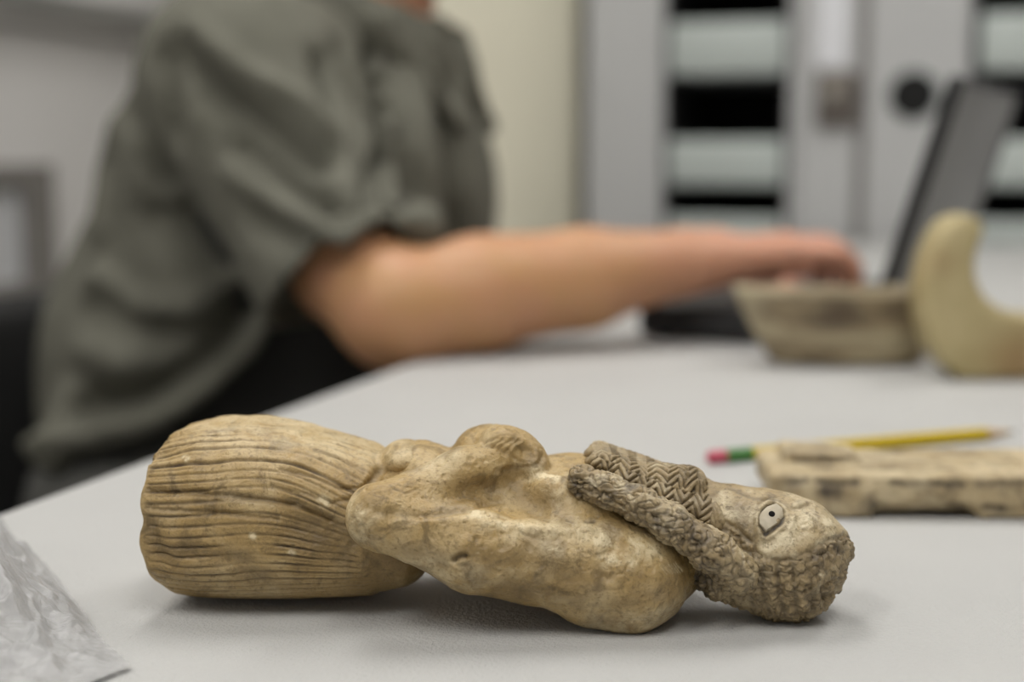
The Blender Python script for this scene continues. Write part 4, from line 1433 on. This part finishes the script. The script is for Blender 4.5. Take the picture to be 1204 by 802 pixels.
# ------------------------------------------------------------------ carved slab fragment
def slab():
    g0 = G(960, 612); Y0 = g0[1]
    xl = P(912, 560, Y0)[0]; xr = xl + .165
    sx = lambda px: P(px, 600, Y0)[0]
    Fq = Field(np.array([xl - .008, Y0 - .012, T - .004]), np.array([xr + .008, Y0 + .095, T + .040]), .0011)
    R = rot(0, 0, -.06)
    c = np.array([(xl + xr) / 2, Y0 + .029, T + .0095])
    Fq.add(rbox(c + UP * .003, ((xr - xl) / 2, .028, .0068), .003, R), 0)                      # upper board
    Fq.add(rbox(np.array([sx(985), Y0 + .028, T + .0075]), (.0185, .025, .0073), .003, R), .003)    # left foot
    Fq.add(rbox(np.array([sx(1085), Y0 + .032, T + .0095]), (.030, .026, .0065), .003, R), .003)   # recessed middle
    Fq.add(rbox(np.array([sx(1225), Y0 + .027, T + .0075]), (.026, .027, .0073), .003, R), .003)    # right foot
    Fq.add(rbox(np.array([sx(968) + .006, Y0 + .040, T + .0205]), (.017, .014, .0036), .002, R), .002)   # raised block
    Fq.add(rbox(np.array([sx(1120) + .02, Y0 + .038, T + .0175]), (.06, .016, .0022), .002, R), .003)
    Fq.cut(cap(np.array([sx(900), Y0 - .003, T + .0125]), np.array([sx(1330), Y0 - .004, T + .0115]), .0032), .002)
    Fq.cut(ell(np.array([sx(915), Y0 + .01, T + .001]), (.012, .05, .006)), .003)
    V, Q = Fq.mesh(); V, Q = subdiv(V, Q); N = normals(V, Q)
    disp = .0014 * fbm(V * [.5, 1, 1], .016, 33) + .0006 * fbm(V, .005, 34)
    V = V + N * disp[:, None]
    N = normals(V, Q)
    V[:, 2] = np.maximum(V[:, 2], T + .0003)
    grime_shade = .35 * smoothstep(.1, .45, fbm(V * [.4, 1, 1], .012, 35)); pale = .8 * smoothstep(-.1, .4, fbm(V * [.5, 1, 1], .014, 36))
    for pts, w, gm in [([(930, 566), (948, 564)], .0022, 1), ([(962, 564), (985, 567), (1008, 566)], .0018, 1.1), ([(970, 580), (985, 582)], .0035, 1.1), ([(1025, 590), (1030, 600)], .003, .9),
                       ([(935, 540), (965, 541), (1000, 538)], .0016, .8), ([(945, 523), (985, 524)], .003, .7), ([(1108, 528), (1135, 531)], .0025, .8), ([(1050, 570), (1090, 571), (1130, 571)], .0015, .9),
                       ([(1150, 570), (1200, 570)], .0018, .8), ([(1165, 542), (1175, 546)], .0025, .6), ([(1120, 595), (1130, 600)], .0025, .8), ([(1160, 599), (1178, 600)], .002, 1), ([(1040, 548), (1080, 552)], .0015, .5), ([(950, 532), (1010, 534)], .004, .45)]:
        k = stroke(V, N, pts, w, 4); grime_shade = np.maximum(grime_shade, gm * k); V = V - N * (.0005 * k)[:, None]
    base = np.array([(xl + xr) / 2, Y0 + .037, T])
    o = sculpt('carved_slab', V, Q, bone('slab_bone', (.40, .31, .175), (.62, .52, .34), (.045, .036, .028), False, .6), None, {'grime_shade': grime_shade, 'pale': pale}, base)
    tag(o, 'flat tan carved bone slab with dark stains, in front of the pencil', 'carving')


slab()

# ------------------------------------------------------------------ pencil
pa = G(832, 538, .0037); pb = G(1196, 507, .0037)
pd = (pb - pa); PL = np.linalg.norm(pd); pd /= PL
pen = thing('pencil', 'yellow pencil with a pink eraser and green ferrule behind the slab', 'pencil', tuple((pa + pb) / 2 - UP * .0037))
def along(u):
    return pa + pd * u
MB().lathe(along(0), [(.0020, 0), (.0031, .0008), (.0034, .003), (.0034, .012)], 20, pd).build('eraser', paint('eraser_pink', (.50, .085, .13), .06, 90, .7), pen, smooth=True)
MB().lathe(along(.010), [(.0036, 0), (.0037, .002), (.0034, .003), (.0037, .004), (.0037, .009), (.0034, .010), (.0037, .011), (.0037, .015)], 20, pd).build('ferrule', paint('ferrule_green', (.05, .18, .035), .06, 90, .35), pen, smooth=True)
MB().lathe(along(.024), [(.0036, 0), (.0037, .001), (.0037, PL - .024 - .022), (.0036, PL - .024 - .0215)], 6, pd).build('shaft', paint('pencil_yellow', (.56, .40, .012), .04, 60, .35), pen)
MB().lathe(along(PL - .022), [(.0036, 0), (.0012, .016), (.001, .0165)], 18, pd).build('sharpened_wood', paint('pencil_wood', (.55, .40, .25), .08, 200, .6), pen, smooth=True)
MB().lathe(along(PL - .006), [(.0012, 0), (.0002, .005)], 14, pd).build('lead', paint('pencil_lead', (.04, .04, .045), .08, 200, .4), pen, smooth=True)

# ------------------------------------------------------------------ crumpled clear plastic bag
def bag():
    m = Mat('clear_plastic', (.85, .85, .86), .22)
    t = m.t
    tr = m.n('ShaderNodeBsdfTransparent'); tr.inputs[0].default_value = (.97, .97, .97, 1)
    tl_ = m.n('ShaderNodeBsdfTranslucent'); tl_.inputs[0].default_value = (.8, .8, .8, 1)
    gl = m.n('ShaderNodeBsdfGlossy'); gl.inputs['Roughness'].default_value = .16; gl.inputs[0].default_value = (.95, .95, .95, 1)
    df = m.n('ShaderNodeBsdfDiffuse'); df.inputs[0].default_value = (.82, .82, .82, 1)
    fz = m.n('ShaderNodeFresnel'); fz.inputs[0].default_value = 1.5
    a = m.n('ShaderNodeMixShader'); a.inputs[0].default_value = .38
    m.l(tr.outputs[0], a.inputs[1]); m.l(df.outputs[0], a.inputs[2])
    c = m.n('ShaderNodeMixShader'); c.inputs[0].default_value = .10
    m.l(a.outputs[0], c.inputs[1]); m.l(tl_.outputs[0], c.inputs[2])
    b_ = m.n('ShaderNodeMixShader'); m.l(m.math('ADD', m.math('MULTIPLY', fz.outputs[0], .7), .02), b_.inputs[0])
    m.l(c.outputs[0], b_.inputs[1]); m.l(gl.outputs[0], b_.inputs[2])
    bp = m.n('ShaderNodeBump', Strength=.8, Distance=.002); m.l(m.noise(160, 4, .65, 2.0), bp.inputs['Height'])
    for s in (gl, df, fz):
        m.l(bp.outputs[0], s.inputs['Normal'])
    m.l(b_.outputs[0], t.nodes['Material Output'].inputs['Surface'])
    # outline on the table: the front right side runs from the table edge to the corner near the camera
    tip = G(150, 781, .001)
    back = G(0, 602, .004)
    edge = back - tip; edge[2] = 0; Lg = np.linalg.norm(edge) * 1.02; eu = edge / np.linalg.norm(edge)
    ev = np.array([eu[1], -eu[0], 0]);
    if ev[0] > 0:
        ev = -ev                                      # into the bag, to the left
    ev = ev * .62 + np.array([-.15, -.75, 0]); ev /= np.linalg.norm(ev)
    root = thing('plastic_bag', 'crumpled clear plastic bag lying on the white table', 'bag', tuple(tip + eu * .09 + ev * .06 - UP * .001))
    n1, n2 = 320, 230
    u, v = np.meshgrid(np.linspace(-.02, 1, n1), np.linspace(0, 1, n2), indexing='ij')
    for layer in (0, 1):
        wdt = .16
        bulge = .0015 * np.sin(u * 9 + .6) * (1 - v) * smoothstep(0, .1, u) * (u < .98)
        base_ = tip + (u * Lg)[..., None] * eu + (v * wdt + bulge)[..., None] * ev
        pts = base_.reshape(-1, 3)
        q = np.stack([pts[:, 0], pts[:, 1], np.full(len(pts), layer * .37)], 1)
        rid = lambda s_, sd: 1 - np.abs(fbm(q + .006 * np.stack([vnoise(q, .02, sd + 50), vnoise(q, .02, sd + 60), np.zeros(len(q))], 1), s_, sd, 1))
        h = .010 * (rid(.040, 3 + layer * 9) - .45) + .0050 * (rid(.017, 5 + layer * 9) - .6) + .0032 * (rid(.0085, 7 + layer * 9) - .6) + .0013 * (rid(.004, 11 + layer * 9) - .6)
        uu, vv = u.ravel(), v.ravel()
        # one long fold across the film
        fold = np.abs(vv * wdt - (.020 + .045 * uu)) / .006
        h += (.012 if layer == 0 else .004) * np.exp(-fold ** 1.3) * smoothstep(.05, .4, uu)
        mound = .034 * smoothstep(0, .45, vv) * smoothstep(-.02, .55, uu) + .007 * smoothstep(0, .05, vv) * smoothstep(.05, .4, uu)
        rimk = (.25 + .75 * smoothstep(0, .12, vv)) * smoothstep(-.02, .10, uu) * smoothstep(1, .9, vv)
        z = (.0016 + mound * (1 if layer == 0 else .45) + h * rimk * (1 if layer == 0 else .7)) if True else 0
        z = np.maximum(z, .0012 + .0006 * (1 - layer))
        if layer == 1:
            z = np.minimum(z, mound * .8 + .002)
        z = z * (1 - .9 * smoothstep(.9, 1, vv))
        z = np.maximum(z, .0008)
        pts = pts.copy(); pts[:, 2] = T + z
        idx = np.arange(n1 * n2).reshape(n1, n2)
        Fq = np.stack([idx[:-1, :-1].ravel(), idx[1:, :-1].ravel(), idx[1:, 1:].ravel(), idx[:-1, 1:].ravel()], 1)
        keep = (pts[Fq[:, 0]][:, :2] @ en) > (E0[:2] @ en) + .001 - 10
        o = sculpt('film', pts, Fq[keep], m.m, root)
        o['label'] = 'thin clear plastic film'


bag()
